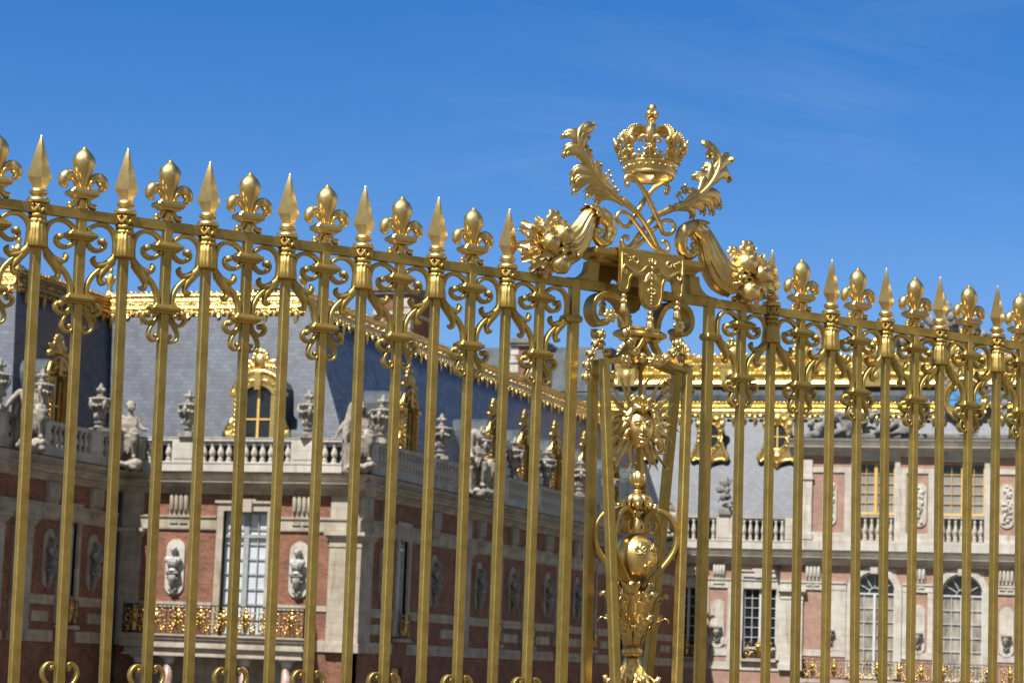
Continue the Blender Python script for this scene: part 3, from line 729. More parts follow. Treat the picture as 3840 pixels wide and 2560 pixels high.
m = MB(Z); m.lathe([(.030,.118),(.034,.112),(.052,.104),(.058,.084),(.052,.064),(.034,.057),(.030,.05)], 20); pp('ring', m)
m = MB(Z); m.lathe([(.028,.055),(.034,-.05),(.030,-.2),(.022,-.5),(.020,-1.2),(.05,-1.6),(.06,-1.78)], 16)
acanthus_tier(m, .052, .028, -.075, .135, .044, 6, .35, True); acanthus_tier(m, .01, .03, -.21, .10, .04, 6, .9, True); pp('acanthus_stem', m)

# crossed sceptre loops on top
top = []
for s in (1, -1):
    P = [(-.155,2.690),(-.168,2.716),(-.150,2.738),(-.112,2.735),(-.070,2.708),(-.020,2.655),(.020,2.600),(.058,2.540),(.092,2.488),(.135,2.453),(.188,2.456),(.216,2.495),(.190,2.528),(.140,2.522),(.075,2.470),(.010,2.408),(-.045,2.358),(-.115,2.335)]
    c = crom([(s*a+.005, -s*.016*(1 if i < 9 else -1), b) for i, (a, b) in enumerate(P)], 5)
    m = MB(Z); m.tube(c, interp([.010,.013,.0135,.0145,.0135,.012,.012,.012,.015], len(c)), 10); m.ball((s*-.150+.005, -s*.016, 2.690), .0175, n=10, m=8)
    for f in (.36,.385,.30): 
        p = c[int(f*len(c))]; m.ball(p, .019, n=10, m=8)
    pp('loop_rod', m)
    Q = [(.185,2.600),(.140,2.575),(.085,2.545),(.020,2.488),(-.035,2.420),(-.085,2.350),(-.125,2.334),(-.156,2.362),(-.140,2.396),(-.112,2.398),(-.115,2.380)]
    c = crom([(s*a+.005, s*.014, b) for a, b in Q], 5); m = MB(Z); m.tube(c, interp([.024,.019,.016,.015,.016,.018,.015,.011,.011,.008], len(c)), 10); pp('palm_stem', m)
def palm(s, spine, left, right):
    m = MB(Z); sp = crom([(a, 0, b) for a, b in spine], 10); n = len(sp)
    dep = lambda t: -.030*sin(pi*min(1, t*1.05))
    m.tube([(p[0], dep(i/(n-1))-.010, p[2]) for i, p in enumerate(sp)], interp([.024,.019,.015,.013,.010,.007,.003], n), 8)
    def at(t):
        t = max(0, min(.999, t)); i = t*(n-1); k = min(int(i), n-2); f = i-k; p = Vector(sp[k]).lerp(Vector(sp[k+1]), f)
        return p, (Vector(sp[k+1])-Vector(sp[k])).normalized()
    for lst in (left, right):
        for t, tip, w in lst:
            tp = Vector((tip[0], .004, tip[1])); p, d = at(t); b0, _ = at(t-.14); ctrl, d2 = at(t+.10)
            sd = (tp-p); sd = (sd - d*sd.dot(d)); sd = sd.normalized() if sd.length > 1e-4 else Vector((0,0,1))
            # three ribs fan out of the midrib and roll over at the tip
            for q, f, ww in ((0,1.0,1.0),(-.55,.88,.62),(.55,.90,.62)):
                e = tp + d2*(q*w*1.15) - sd*(1-f)*.05
                c = ctrl + sd*w*.55 + d2*(q*w*.7); c.y = -.048
                bb = b0 + Vector((0, dep(t)-.004*abs(q), 0))
                m.lobe(bb, c, e, w*ww*.84, (0,-1,0), .32, .005, n=9, end=.20, shape=.8)
            e = tp; m.tube([tuple(e-sd*.012+Vector((0,-.014,0))), tuple(e+Vector((0,-.010,-.004))), tuple(e+sd*.002+Vector((0,.004,-.016)))], [w*.26,w*.30,w*.10], 7)
    b0, _ = at(.62); tp = Vector(sp[-1]); c, _ = at(.86)
    m.lobe(b0+Vector((0,-.02,0)), c+Vector((0,-.03,0)), tp, .030, (0,-1,0), .4, .006, n=9, end=.4); m.ball(tuple(tp), .013, n=8, m=6)
    return m
o = XO
Lsp = [(-.175+o,2.583),(-.285+o,2.635),(-.386+o,2.700),(-.466+o,2.785),(-.512+o,2.870),(-.510+o,2.938),(-.462+o,2.988),(-.392+o,3.0)]
m = palm(1, Lsp, [(.10,(-.360+o,2.560),.034),(.18,(-.424+o,2.590),.038),(.30,(-.515+o,2.605),.044),(.36,(-.530+o,2.665),.040),(.52,(-.592+o,2.805),.044),(.66,(-.600+o,2.910),.042)],
               [(.28,(-.330+o,2.785),.034),(.20,(-.285+o,2.715),.024),(.46,(-.403+o,2.850),.038),(.64,(-.420+o,2.925),.036),(.8,(-.388+o,3.0),.034)])
for p in [(-.235,2.66),(-.255,2.69),(-.215,2.645),(-.27,2.72),(-.285,2.748)]: m.tube([(p[0]+o-.03,-.01,p[1]-.03),(p[0]+o,-.015,p[1])], .004, 5); m.ball((p[0]+o,-.015,p[1]), .011, n=8, m=6)
pp('palm_leaf', m)
Rsp = [(.185+o,2.600),(.285+o,2.650),(.372+o,2.715),(.440+o,2.795),(.482+o,2.885),(.482+o,2.955),(.440+o,3.008),(.386+o,3.015)]
m = palm(-1, Rsp, [(.22,(.250+o,2.715),.026),(.36,(.318+o,2.812),.038),(.50,(.385+o,2.862),.038),(.68,(.418+o,2.935),.032),(.85,(.386+o,3.012),.030)],
                [(.08,(.330+o,2.560),.034),(.16,(.410+o,2.602),.036),(.26,(.476+o,2.612),.040),(.32,(.528+o,2.655),.042),(.52,(.596+o,2.828),.042),(.62,(.607+o,2.948),.044)])
for p in [(.215,2.69),(.235,2.72),(.20,2.67),(.255,2.74)]: m.tube([(p[0]+o+.03,-.01,p[1]-.03),(p[0]+o,-.015,p[1])], .004, 5); m.ball((p[0]+o,-.015,p[1]), .012, n=8, m=6)
pp('palm_leaf', m)
# cornucopias
def horn(P, R, s):
    m = MB(Z); c = crom(P, 8); n = len(c); r = interp(R, n); rings = []
    fl = 14
    for i in range(n):
        a = Vector((c[max(i-1,0)][0], 0, c[max(i-1,0)][1])); b = Vector((c[min(i+1,n-1)][0], 0, c[min(i+1,n-1)][1])); t = (b-a).normalized(); nx = Vector((-t.z, 0, t.x)); f = i/(n-1)
        ring = []
        for k in range(56):
            w = 2*pi*k/56; q = 1 + (.085*min(1, max(0, (f-.45)*4)))*cos(fl*w) + (.05*sin(26*f*pi+2*abs(sin(w)))*max(0, min(1, (.62-f)*6)))
            ring.append(tuple(Vector((c[i][0], 0, c[i][1])) + nx*(r[i]*q*cos(w)) + Vector((0, r[i]*q*sin(w)*1.0, 0))))
        rings.append(ring)
    m.loft(rings, True)
    e = c[0]; m.ball((e[0], -r[0]*.2, e[1]), r[0]*.8, r[0]*1.25, r[0]*.8, 12, 8)
    k = int(n*.60); p = c[k]; a = c[k-2]; b = c[k+2]
    for w in range(8):
        g = 2*pi*w/8; t = (Vector((b[0],0,b[1]))-Vector((a[0],0,a[1]))).normalized(); nx = Vector((-t.z,0,t.x)); d = nx*cos(g)+Vector((0,sin(g),0)); o_ = Vector((p[0],0,p[1]))+d*r[k]*.95
        m.lobe(o_-t*.05, o_+d*.012-t*.01, o_+d*.022+t*.012, .022, d, .3, .004, end=.4, curl=.01)
    k = n-1; p = c[k]
    return pp('cornucopia', m)
Lp = [(-.318+o,2.402),(-.345+o,2.408),(-.352+o,2.375),(-.320+o,2.345),(-.275+o,2.360),(-.252+o,2.410),(-.272+o,2.470),(-.330+o,2.500),(-.392+o,2.478),(-.432+o,2.420),(-.462+o,2.365),(-.505+o,2.315),(-.560+o,2.282),(-.635+o,2.268)]
hl = horn(Lp, [.018,.022,.026,.030,.034,.037,.040,.043,.047,.056,.070,.086,.100,.106], -1)
Rp = [(.330+o,2.408),(.352+o,2.398),(.346+o,2.368),(.310+o,2.345),(.268+o,2.362),(.246+o,2.410),(.264+o,2.470),(.320+o,2.504),(.385+o,2.492),(.430+o,2.438),(.462+o,2.372),(.500+o,2.305),(.552+o,2.258),(.622+o,2.240)]
hrn = horn(Rp, [.018,.022,.026,.030,.034,.037,.040,.043,.047,.056,.070,.084,.096,.102], 1)
def fruit(h, cx, cz, s, seed):
    rr = random.Random(seed); R = lambda a, b: rr.uniform(a, b)
    seg = lambda a: 1 - .07*abs(cos(4*a))
    def gad(c, r, tilt):
        m = MB(lambda p: Z(tuple(Vector(c) + Matrix.Rotation(tilt, 3, 'Y') @ (Matrix.Rotation(1.05, 3, 'X') @ Vector(p)))))
        m.ball((0,0,0), r, r, r*.84, 32, 12, seg); m.lathe([(r*.16,r*.76),(r*.2,r*.84),(r*.10,r*1.0)], 8); return m
    for (dx, dz, r, y) in [(.050,.068,.068,-.085),(-.045,.015,.056,-.105),(.030,-.095,.064,-.095)]:
        f = gad((cx+s*dx, y, cz+dz), r, R(-.5,.5)); pp('fruit', f, 'gilt_cast', h)
    g = MB(Z)
    for bx, bz, nb in [(.06,-.02,9),(.115,-.02,14),(.0,.0,7),(.02,-.05,6)]:
        for k in range(nb): g.ball((cx+s*(bx+R(-.028,.028)), -.085+R(-.025,.02), cz+bz+R(-.045,.04)), R(.013,.018), n=8, m=6)
    pp('berries', g, 'gilt_cast', h)
    l = MB(Z)
    for ang, L, w, y in [(2.1,.16,.04,-.05),(2.45,.19,.045,-.03),(2.75,.20,.045,-.02),(3.05,.19,.044,-.05),(3.4,.18,.042,-.04),(3.7,.18,.045,-.03),(4.05,.17,.044,-.05),(4.4,.18,.042,-.04),(4.75,.15,.036,-.05),(1.8,.17,.042,.0),(1.45,.17,.04,.0),(2.6,.15,.04,.05),(3.3,.15,.04,.05),(1.2,.12,.035,-.03),(2.3,.12,.04,-.08),(3.9,.11,.036,-.085)]:
        a = ang + R(-.1,.1); d = Vector((s*cos(a), 0, sin(a))); b = Vector((cx, y, cz)) + d*.04
        l.leaf(tuple(b - d*.02), tuple(d + Vector((0, R(-.25,.15), 0))), L*R(.88,1.02), w*.92, (0,-1,0), .22, .30, 4, .004, R(.0,.35))
    pp('leaves', l, 'gilt_cast', h)
    fl = MB(Z); flower_mesh(fl, (cx+s*.015, -.045, cz+.155), .062, (s*.1,-1,.15)); flower_mesh(fl, (cx+s*.10, -.02, cz+.13), .045, (s*.2,-1,.25))
    pp('blossom', fl, 'gilt_cast', h)
fruit(hl, -.680+o, 2.265, 1, 4); fruit(hrn, .715+o, 2.265, -1, 9)
# crown
CX, CZ = .022, 2.755
m = MB(Z)
m.lathe([(.128,.0),(.135,-.006),(.142,.004),(.137,.012),(.139,.020),(.146,.026),(.145,.052),(.150,.060),(.154,.066),(.150,.073),(.142,.076),(.128,.074),(.126,.01),(.128,.0)], 48, c=(CX,0,CZ), cap=False)
for k in range(24):
    a = 2*pi*k/24; r = .147
    if k % 2: m.ball((CX+r*cos(a), r*sin(a), CZ+.040), .007, n=8, m=6)
    else: m.ball((CX+r*cos(a), r*sin(a), CZ+.040), .013, .013, .010, 8, 6)
crown = pp('crown', m)
for k in range(8):
    a = 2*pi*k/8 + .12; d = Vector((cos(a), sin(a), 0)); cc = Vector((CX,0,CZ)); sd = Vector((-d.y, d.x, 0))
    mini_fleur(tuple(cc + d*.192 + Vector((0,0,.160))), d*.95 + Vector((0,0,-.30)), .076, crown, 'crown_fleur')
    mm = MB(Z)
    pth = crom([(.138,.075),(.156,.115),(.172,.165),(.178,.205),(.166,.240),(.132,.268),(.085,.277),(.040,.262),(.015,.262)], 5)
    mm.tube([tuple(cc + d*r + Vector((0,0,z))) for r, z in pth], interp([.022,.028,.028,.024,.016], len(pth)), 6, sec=[(1,.18),(.7,.45),(-.7,.45),(-1,.18),(-1,-.3),(1,-.3)], up=tuple(sd))
    for i in range(12, len(pth)-6, 2):
        r, z = pth[i]; mm.ball(tuple(cc + d*(r+.010) + Vector((0,0,z+.008))), .0075, n=8, m=6)
    pp('crown_arch', mm, 'gilt_cast', crown)
    kk = MB(Z); b = a + pi/8; e = Vector((cos(b), sin(b), 0)); se = Vector((-e.y, e.x, 0))
    for q in (1,-1):
        c = crom([tuple(cc+e*.148+Vector((0,0,.075))), tuple(cc+e*.158+se*q*.018+Vector((0,0,.095))), tuple(cc+e*.166+se*q*.036+Vector((0,0,.088))), tuple(cc+e*.164+se*q*.034+Vector((0,0,.076)))], 3); kk.tube(c, .006, 6)
    kk.ball(tuple(cc+e*.158+Vector((0,0,.112))), .012, n=8, m=6); kk.tube([tuple(cc+e*.148+Vector((0,0,.075))), tuple(cc+e*.158+Vector((0,0,.11)))], .006, 6)
    pp('crown_point', kk, 'gilt_cast', crown)
m = MB(Z); m.lathe([(.045,.258),(.040,.268),(.022,.285),(.016,.305),(.014,.318),(.024,.326),(.028,.336),(.022,.346),(.012,.352)], 14, c=(CX,0,CZ))
for k in range(4):
    a = pi/2*k+.3; m.ball((CX+.026*cos(a), .026*sin(a), CZ+.368), .0195, .0195, .021, 10, 8)
m.lathe([(.012,.352),(.020,.375),(.028,.400),(.026,.414),(.014,.428),(.004,.438)], 14, c=(CX,0,CZ)); pp('crown_finial', m, 'gilt_cast', crown)

cr = Matrix.Rotation(radians(3.0), 4, 'Y') @ Matrix.Rotation(radians(-3.5), 4, 'X'); cc = Vector((CX, 0, CZ + .1 + EYE))
crown.rotation_euler = cr.to_euler(); crown.location = cc - cr.to_3x3() @ cc
# ================================================================== PALACE
def sub(name, mb, mat, parent): return obj(name, mb, M[mat], parent)
TF = lambda p: (p[0], 125.25 - p[1], p[2])                 # south-facing facade of the near wing  (u, out, z)
TW = lambda p: (-48.8 + p[1], p[0], p[2])                  # its long court side
TL = lambda p: (-63.2 + p[1], p[0], p[2])                  # court side of the left wing
TB = lambda p: (p[0], 198.0 - p[1], p[2])                  # central block, recessed part
TC = lambda p: (p[0], 197.2 - p[1], p[2])                  # central block, projecting centre

def wall_cells(m, us, zs, holes, d0, d1):
    U = sorted(set(us + [h[0] for h in holes] + [h[1] for h in holes])); Zs = sorted(set(zs + [h[2] for h in holes] + [h[3] for h in holes]))
    for a, b in zip(U, U[1:]):
        run = None
        for c, d in zip(Zs, Zs[1:]):
            mu, mz = (a+b)/2, (c+d)/2
            if any(h[0] < mu < h[1] and h[2] < mz < h[3] for h in holes):
                if run: m.box(a, b, d0, d1, run[0], run[1]); run = None
            else: run = (run[0], d) if run else (c, d)
        if run: m.box(a, b, d0, d1, run[0], run[1])
def prism_u(m, prof, u0, u1):                              # profile of (out, z) swept along u
    m.prism(prof, lambda a, b, c: (c, a, b), u0, u1)
CORN = [(-.3,11.82),(.08,11.82),(.12,12.0),(.22,12.04),(.26,12.14),(.58,12.20),(.62,12.36),(.74,12.40),(.76,12.485),(.50,12.50),(.52,12.62),(.62,12.74),(.78,12.84),(.86,12.94),(-.3,12.97)]
def cornice(m, u0, u1, dz=0): prism_u(m, [(a, b+dz) for a, b in CORN], u0, u1)
def window(par, T, uc, z0, z1, w, cols, rows, fmat, pmat, v=-.30, arch=0.0, mullion=.13, name='window', tz=None):
    m = MB(T); h = w/2; f = .10
    m.box(uc-h, uc-h+f, v-.06, v+.06, z0, z1); m.box(uc+h-f, uc+h, v-.06, v+.06, z0, z1)
    m.box(uc-h+f, uc+h-f, v-.06, v+.06, z0, z0+.16); m.box(uc-h+f, uc+h-f, v-.06, v+.06, z1-.12, z1)
    m.box(uc-mullion/2, uc+mullion/2, v-.05, v+.085, z0+.16, z1-.12)
    if tz: m.box(uc-h+f, uc+h-f, v-.05, v+.095, tz-.09, tz+.09)
    bar = .045
    for s in (-1, 1):
        a, b = (uc-h+f, uc-mullion/2) if s < 0 else (uc+mullion/2, uc+h-f)
        for k in range(1, cols): x = a+(b-a)*k/cols; m.box(x-bar/2, x+bar/2, v-.035, v+.035, z0+.16, z1-.12)
        for k in range(1, rows): z = z0+.16+(z1-z0-.28)*k/rows; m.box(a, b, v-.03, v+.030, z-bar/2, z+bar/2)
    if arch:
        n = 16; r = h
        ring = [(uc+r*cos(pi*k/n), z1+arch*sin(pi*k/n)) for k in range(n+1)]; rin = [(uc+(r-f)*cos(pi*k/n), z1+(arch-f)*sin(pi*k/n)) for k in range(n, -1, -1)]
        m.prism(ring+rin, lambda a, b, c: (a, c, b), v-.05, v+.06)
        for k in range(1, 6):
            a = pi*k/6; m.prism([(uc+.45*cos(a)-.025*sin(a), z1+.45*arch/h*sin(a)+.025*cos(a)),(uc+.45*cos(a)+.025*sin(a), z1+.45*arch/h*sin(a)-.025*cos(a)),(uc+(r-.05)*cos(a)+.025*sin(a), z1+(arch-.05)*sin(a)-.025*cos(a)),(uc+(r-.05)*cos(a)-.025*sin(a), z1+(arch-.05)*sin(a)+.025*cos(a))], lambda a_, b_, c: (a_, c, b_), v-.03, v+.03)
        m.prism([(uc+q*cos(pi*k/10), z1+q*arch/h*sin(pi*k/10)) for q, ks in ((.48, range(11)), (.42, range(10,-1,-1))) for k in ks], lambda a, b, c: (a, c, b), v-.03, v+.03)
    fr = sub(name, m, fmat, par)
    g = MB(T); g.box(uc-h+.02, uc+h-.02, v-.10, v-.075, z0+.02, z1)
    p = sub('pane', g, pmat, fr)
    if arch:
        g = MB(T); g.prism([(uc+(h-.03)*cos(pi*k/16), z1+.01+(arch-.03)*sin(pi*k/16)) for k in range(17)], lambda a, b, c: (a, c, b), v-.10, v-.076); sub('pane', g, 'glass', fr)
    return fr
def surround(m, uc, w, z0, z1, t=.38, d=.14, key=True):
    h = w/2
    m.box(uc-h-t, uc-h, -.35, d, z0, z1); m.box(uc+h, uc+h+t, -.35, d, z0, z1); m.box(uc-h-t, uc+h+t, -.35, d, z1, z1+.42)
    if key:
        m.box(uc-.42, uc+.42, -.2, d+.16, z1-.05, z1+.62); m.box(uc-h-t-.12, uc+h+t+.12, -.2, d+.10, z1+.421, z1+.56)
        m.box(uc-.62, uc+.62, -.2, d+.075, z1+.421, z1+.66)
def pilaster(m, u0, u1, d=.22, z0=3.4):
    m.box(u0, u1, -.2, d, z0, 9.05)
    for (e, a, b) in ((.05,9.05,9.14),(.10,9.40,9.52),(.17,9.52,9.66),(.26,9.66,9.86)): m.box(u0-e, u1+e, -.2, d+e, a, b)
    m.box(u0-.02, u1+.02, -.2, d+.02, 9.14, 9.40); m.box(u0-.1, u1+.1, -.2, d+.1, 3.4, 3.9)
def corbel(m, uc, w=1.15):
    m.box(uc-w/2, uc+w/2, -.1, .14, 10.62, 11.82)
    for k in range(4):
        x = uc-w/2+w*(k+.5)/4
        m.prism([(.14+.16*sin(pi*j/6), 0) for j in range(7)], lambda a, b, c: (0,0,0), 0, 0) if False else m.tube([(x,.12,10.72),(x,.17,11.0),(x,.19,11.7),(x,.14,11.80)], [.10,.13,.13,.10], 8)
    for s in (-.28,.28):
        m.box(uc+s*w*.9-.24, uc+s*w*.9+.24, -.1, .20, 10.18, 10.26)
        for k in range(5): m.box(uc+s*w*.9-.20+.09*k, uc+s*w*.9-.15+.09*k, -.1, .19, 10.26, 10.35)
def entab(m, u0, u1):
    m.box(u0, u1, -.1, .12, 9.86, 10.50); m.box(u0, u1, -.1, .20, 10.50, 10.62); m.box(u0, u1, -.1, .07, 9.78, 9.86)
def plaque_console(par, T, uc, zc=7.75, hgt=.98, mat='stone_pale'):
    m = MB(T); n = 12; a = .56
    P = [(uc+a*cos(pi*k/n), zc+hgt+a*sin(pi*k/n)) for k in range(n+1)] + [(uc-a*cos(pi*k/n), zc-hgt-a*sin(pi*k/n)) for k in range(n+1)]
    m.prism(P, lambda p, q, c: (p, c, q), -.05, .10)
    pl = sub('plaque', m, mat, par)
    c = MB(T)
    c.box(uc-.40, uc+.40, .1, .52, zc-.36, zc-.24); c.box(uc-.34, uc+.34, .1, .45, zc-.46, zc-.36)
    c.tube([(uc,.34,zc-.46),(uc,.36,zc-.72),(uc,.24,zc-.98),(uc,.20,zc-1.22)], [.24,.22,.16,.15], 10)
    c.tube([(uc-.24,.24,zc-1.24),(uc+.24,.24,zc-1.24)], .09, 8); c.tube([(uc,.2,zc-1.25),(uc,.14,zc-1.62)], [.14,.04], 8)
    for s in (-1,1): c.tube([(uc+s*.27,.22,zc-.5),(uc+s*.30,.30,zc-.62),(uc+s*.24,.34,zc-.70)], [.08,.09,.06], 8)
    sub('console', c, 'console', pl)
    return pl
def baluster_mesh():
    if 'bal' not in ME:
        m = MB(); m.box(-.13,.13,-.13,.13,0,.10); m.box(-.12,.12,-.12,.12,1.02,1.14)
        m.lathe([(.12,.10),(.14,.14),(.14,.19),(.09,.24),(.095,.29),(.155,.38),(.185,.48),(.175,.58),(.115,.74),(.08,.88),(.12,.94),(.12,1.02)], 12)
        a = m.mesh('baluster'); a.materials.append(M['stone_pale']); ME['bal'] = a
    return ME['bal']
def balustrade(par, T, u0, u1, peds, v=-.15, z0=13.60, zt=14.95, pitch=.50, plinth=True, name='balustrade', base=12.97):
    m = MB(T); 
    if plinth: m.box(u0, u1, v-.25, v+.25, base, z0-.1); m.box(u0, u1, v-.22, v+.28, z0-.1, z0)
    m.box(u0, u1, v-.22, v+.22, zt-.20, zt-.05); m.box(u0, u1, v-.25, v+.25, zt-.05, zt)
    for a, b in peds: m.box(a, b, v-.24, v+.235, z0, zt-.20); m.box(a+.12, b-.12, v-.2, v+.265, z0+.16, zt-.36)
    bl = sub(name, m, 'stone_pale', par)
    if plinth:
        gw = MB(T); gw.box(u0, u1, v-.62, v-.50, base, zt-.12); sub('gap_shade_panel', gw, 'gap_shade', bl)  # dark sheet added behind the balusters for the deep shade there
    spans = []; c = u0
    for a, b in sorted(peds): spans.append((c, a)); c = b
    spans.append((c, u1))
    hs = (zt-.20-z0)/1.14
    for a, b in spans:
        n = int((b-a)/pitch)
        for k in range(n):
            u = a + (b-a)*(k+.5)/n; q = bpy.data.objects.new('baluster', baluster_mesh()); COL.objects.link(q); q.parent = bl
            q.location = T((u, v, z0)); q.scale = (1, 1, hs)
    return bl
def gold_edge(par, name, P0, P1, out, slope=.28, hgt=1.75, mat='gold_roof', unit=.95, seed=1):
    P0, P1, out = Vector(P0), Vector(P1), Vector(out); a = (P1-P0); L = a.length; a.normalize()
    T = lambda p: tuple(P0 + a*p[0] + out*p[1] + Vector((0,0,p[2])))
    m = MB(T); rr = random.Random(seed)
    o = lambda z: -z*slope
    prof = [(-.5,.18),(.02,.20),(.14,.14),(.17,.05),(.12,-.05),(.04,-.08),(.06,-.16),(.15,-.20),(.16,-.26),(.07,-.28),(.09,-.62),(.20,-.66),(.23,-.74),(.18,-.80),(.08,-.82),(.05,-.86),(.06,-1.16),(-.5,-1.16)]
    m.prism([(p+o(q)*.9, q) for p, q in prof], lambda p, q, c: (c, p, q), 0, L)
    n = max(1, int(L/unit))
    for k in range(n):
        u = L*(k+.5)/n; w = L/n
        for z, r in ((-.42,.13),): m.ball((u, .10+o(z), z), r*.9, .10, r, 8, 6)
        for s in (-1, 1): m.ball((u+s*w*.28, .12+o(-.42), -.44), .13, .06, .08, 8, 5)
        # crest beads
        for j in range(3): m.ball((u+w*(j-1)/3, .05, .20), .13, .11, .10+.03*(j == 1), 7, 5)
        # hanging lambrequin
        for s in (-1, 1):
            c = crom([(u, .10+o(-.85), -.86),(u+s*w*.18, .13+o(-1.0), -1.0),(u+s*w*.36, .12+o(-1.05), -1.06),(u+s*w*.46, .11+o(-.92), -.92)], 3); m.tube([tuple(p) for p in c], [.05]*len(c), 6)
            m.ball((u+s*w*.22, .12+o(-.97), -.95), .15, .07, .12, 8, 5)
        d = hgt if k % 2 == 0 else hgt*.80
        m.lathe([(.04,-1.0),(.16,-1.12),(.11,-1.25),(.15,-1.0-(d-1)*.55),(.06,-1.0-(d-1)*.8),(.09,-1.0-(d-1)*.92),(.02,-d)], 8, c=(u, .10+o(-1.3), 0), sy=.5)
    return sub(name, m, mat, par)

def dormer(par, T, uc, z0, w, h, depth, lit='gold_roof', crest=True, back=None):
    """gilded lucarne: T maps (u, out, z); the front stands at out=0 and the lead body runs back"""
    hw = w/2; zs = z0+h*.70; n = 10
    m = MB(T)
    arc = [(uc+hw*1.12*cos(pi*k/n), zs+h*.30*sin(pi*k/n)) for k in range(n+1)]
    m.prism([(uc-hw*1.12, z0), (uc+hw*1.12, z0)] + arc, lambda a, b, c: (a, c, b), -depth, -.05)
    d = sub('dormer', m, 'lead', par)
    g = MB(T); ow = hw*.60
    # frame with arched opening
    inn = [(uc+ow*cos(pi*k/n), zs-.05+h*.13*sin(pi*k/n)) for k in range(n+1)]
    outer = [(uc+hw*cos(pi*k/n), zs+h*.28*sin(pi*k/n)) for k in range(n+1)]
    for i in range(n): g.prism([outer[i], outer[i+1], inn[i+1], inn[i]], lambda a, b, c: (a, c, b), -.05, .22)
    for s in (-1, 1):
        g.box(min(uc+s*ow, uc+s*hw), max(uc+s*ow, uc+s*hw), -.05, .22, z0+.25, zs)
        g.box(uc+s*hw*.92-.16, uc+s*hw*.92+.16, -.05, .34, z0+.2, zs-.1)
        for k in range(int(h/.30)): g.ball((uc+s*hw*.92, .36, z0+.45+.28*k), .12, .09, .12, 7, 5) if z0+.45+.28*k < zs-.2 else None
        g.box(uc+s*hw*1.05-.28, uc+s*hw*1.05+.28, -.05, .42, zs-.12, zs+.10)
        g.ball((uc+s*(hw+.32), .14, z0+.48), .40, .20, .46, 12, 8); g.ball((uc+s*(hw+.32), .30, z0+.45), .22, .14, .24, 10, 6); g.tube([(uc+s*(hw+.32),.12,z0+.8),(uc+s*(hw+.12),.12,z0+1.5)], [.26,.10], 8)
        for k in range(7): a = pi*(.08+.84*k/6)/1; g.ball((uc+(hw*.82)*cos(a), .26, zs+h*.20*sin(a)), .10, .07, .10, 6, 5)
        g.lobe((uc+s*.15,.24,zs+h*.16),(uc+s*.45,.38,zs+h*.22),(uc+s*.75,.26,zs+h*.12),.13,tuple(Vector(T((0,1,0)))-Vector(T((0,0,0)))) if False else (0,1,0),.4)
    g.box(uc-hw*1.0, uc+hw*1.0, -.05, .30, z0, z0+.25); g.box(uc-.18, uc+.18, -.02, .36, zs+h*.06, zs+h*.30)
    oc = [(uc+(hw+.14)*cos(pi*k/n), .0, zs+.05+(h*.30+.04)*sin(pi*k/n)) for k in range(n+1)]; g.tube([(p[0],.20,p[2]) for p in oc], .13, 8)
    fr = sub('gilded_frame', g, lit, d)
    if crest:
        c = MB(T); rr = random.Random(int(abs(uc)*10)); zt = zs+h*.34
        c.ball((uc,.10,zt+.50), .42, .30, .48, 12, 8); c.ball((uc,.10,zt+1.0), .26, .2, .24, 10, 6)
        for k in range(7): a = pi*k/6; c.ball((uc+.42*cos(a), .10, zt+.62+.44*sin(a)), .17, .14, .17, 8, 6)
        for s in (-1,1):
            for k in range(4): c.ball((uc+s*(.42+.22*k), .12, zt+.16+.07*rr.random()-.04*k), .20-.02*k, .16, .17, 8, 6)
            c.lobe((uc+s*.25,.1,zt+.1),(uc+s*.7,.2,zt+.5),(uc+s*1.05,.05,zt+.55),.18,(0,1,0),.4)
        sub('crest', c, lit, d)
    w_ = MB(T); w_.box(uc-.07, uc+.07, -.10, .06, z0+.25, zs+h*.1); w_.box(uc-ow, uc+ow, -.10, .05, z0+h*.34, z0+h*.34+.09)
    w_.box(uc-ow, uc-ow+.09, -.10, .04, z0+.25, zs); w_.box(uc+ow-.09, uc+ow, -.10, .04, z0+.25, zs)
    wf = sub('window', w_, 'ochre_paint', d)
    p = MB(T); p.box(uc-ow+.01, uc+ow-.01, -.045, -.02, z0+.26, zs+h*.10); sub('pane', p, 'glass', wf)
    return d
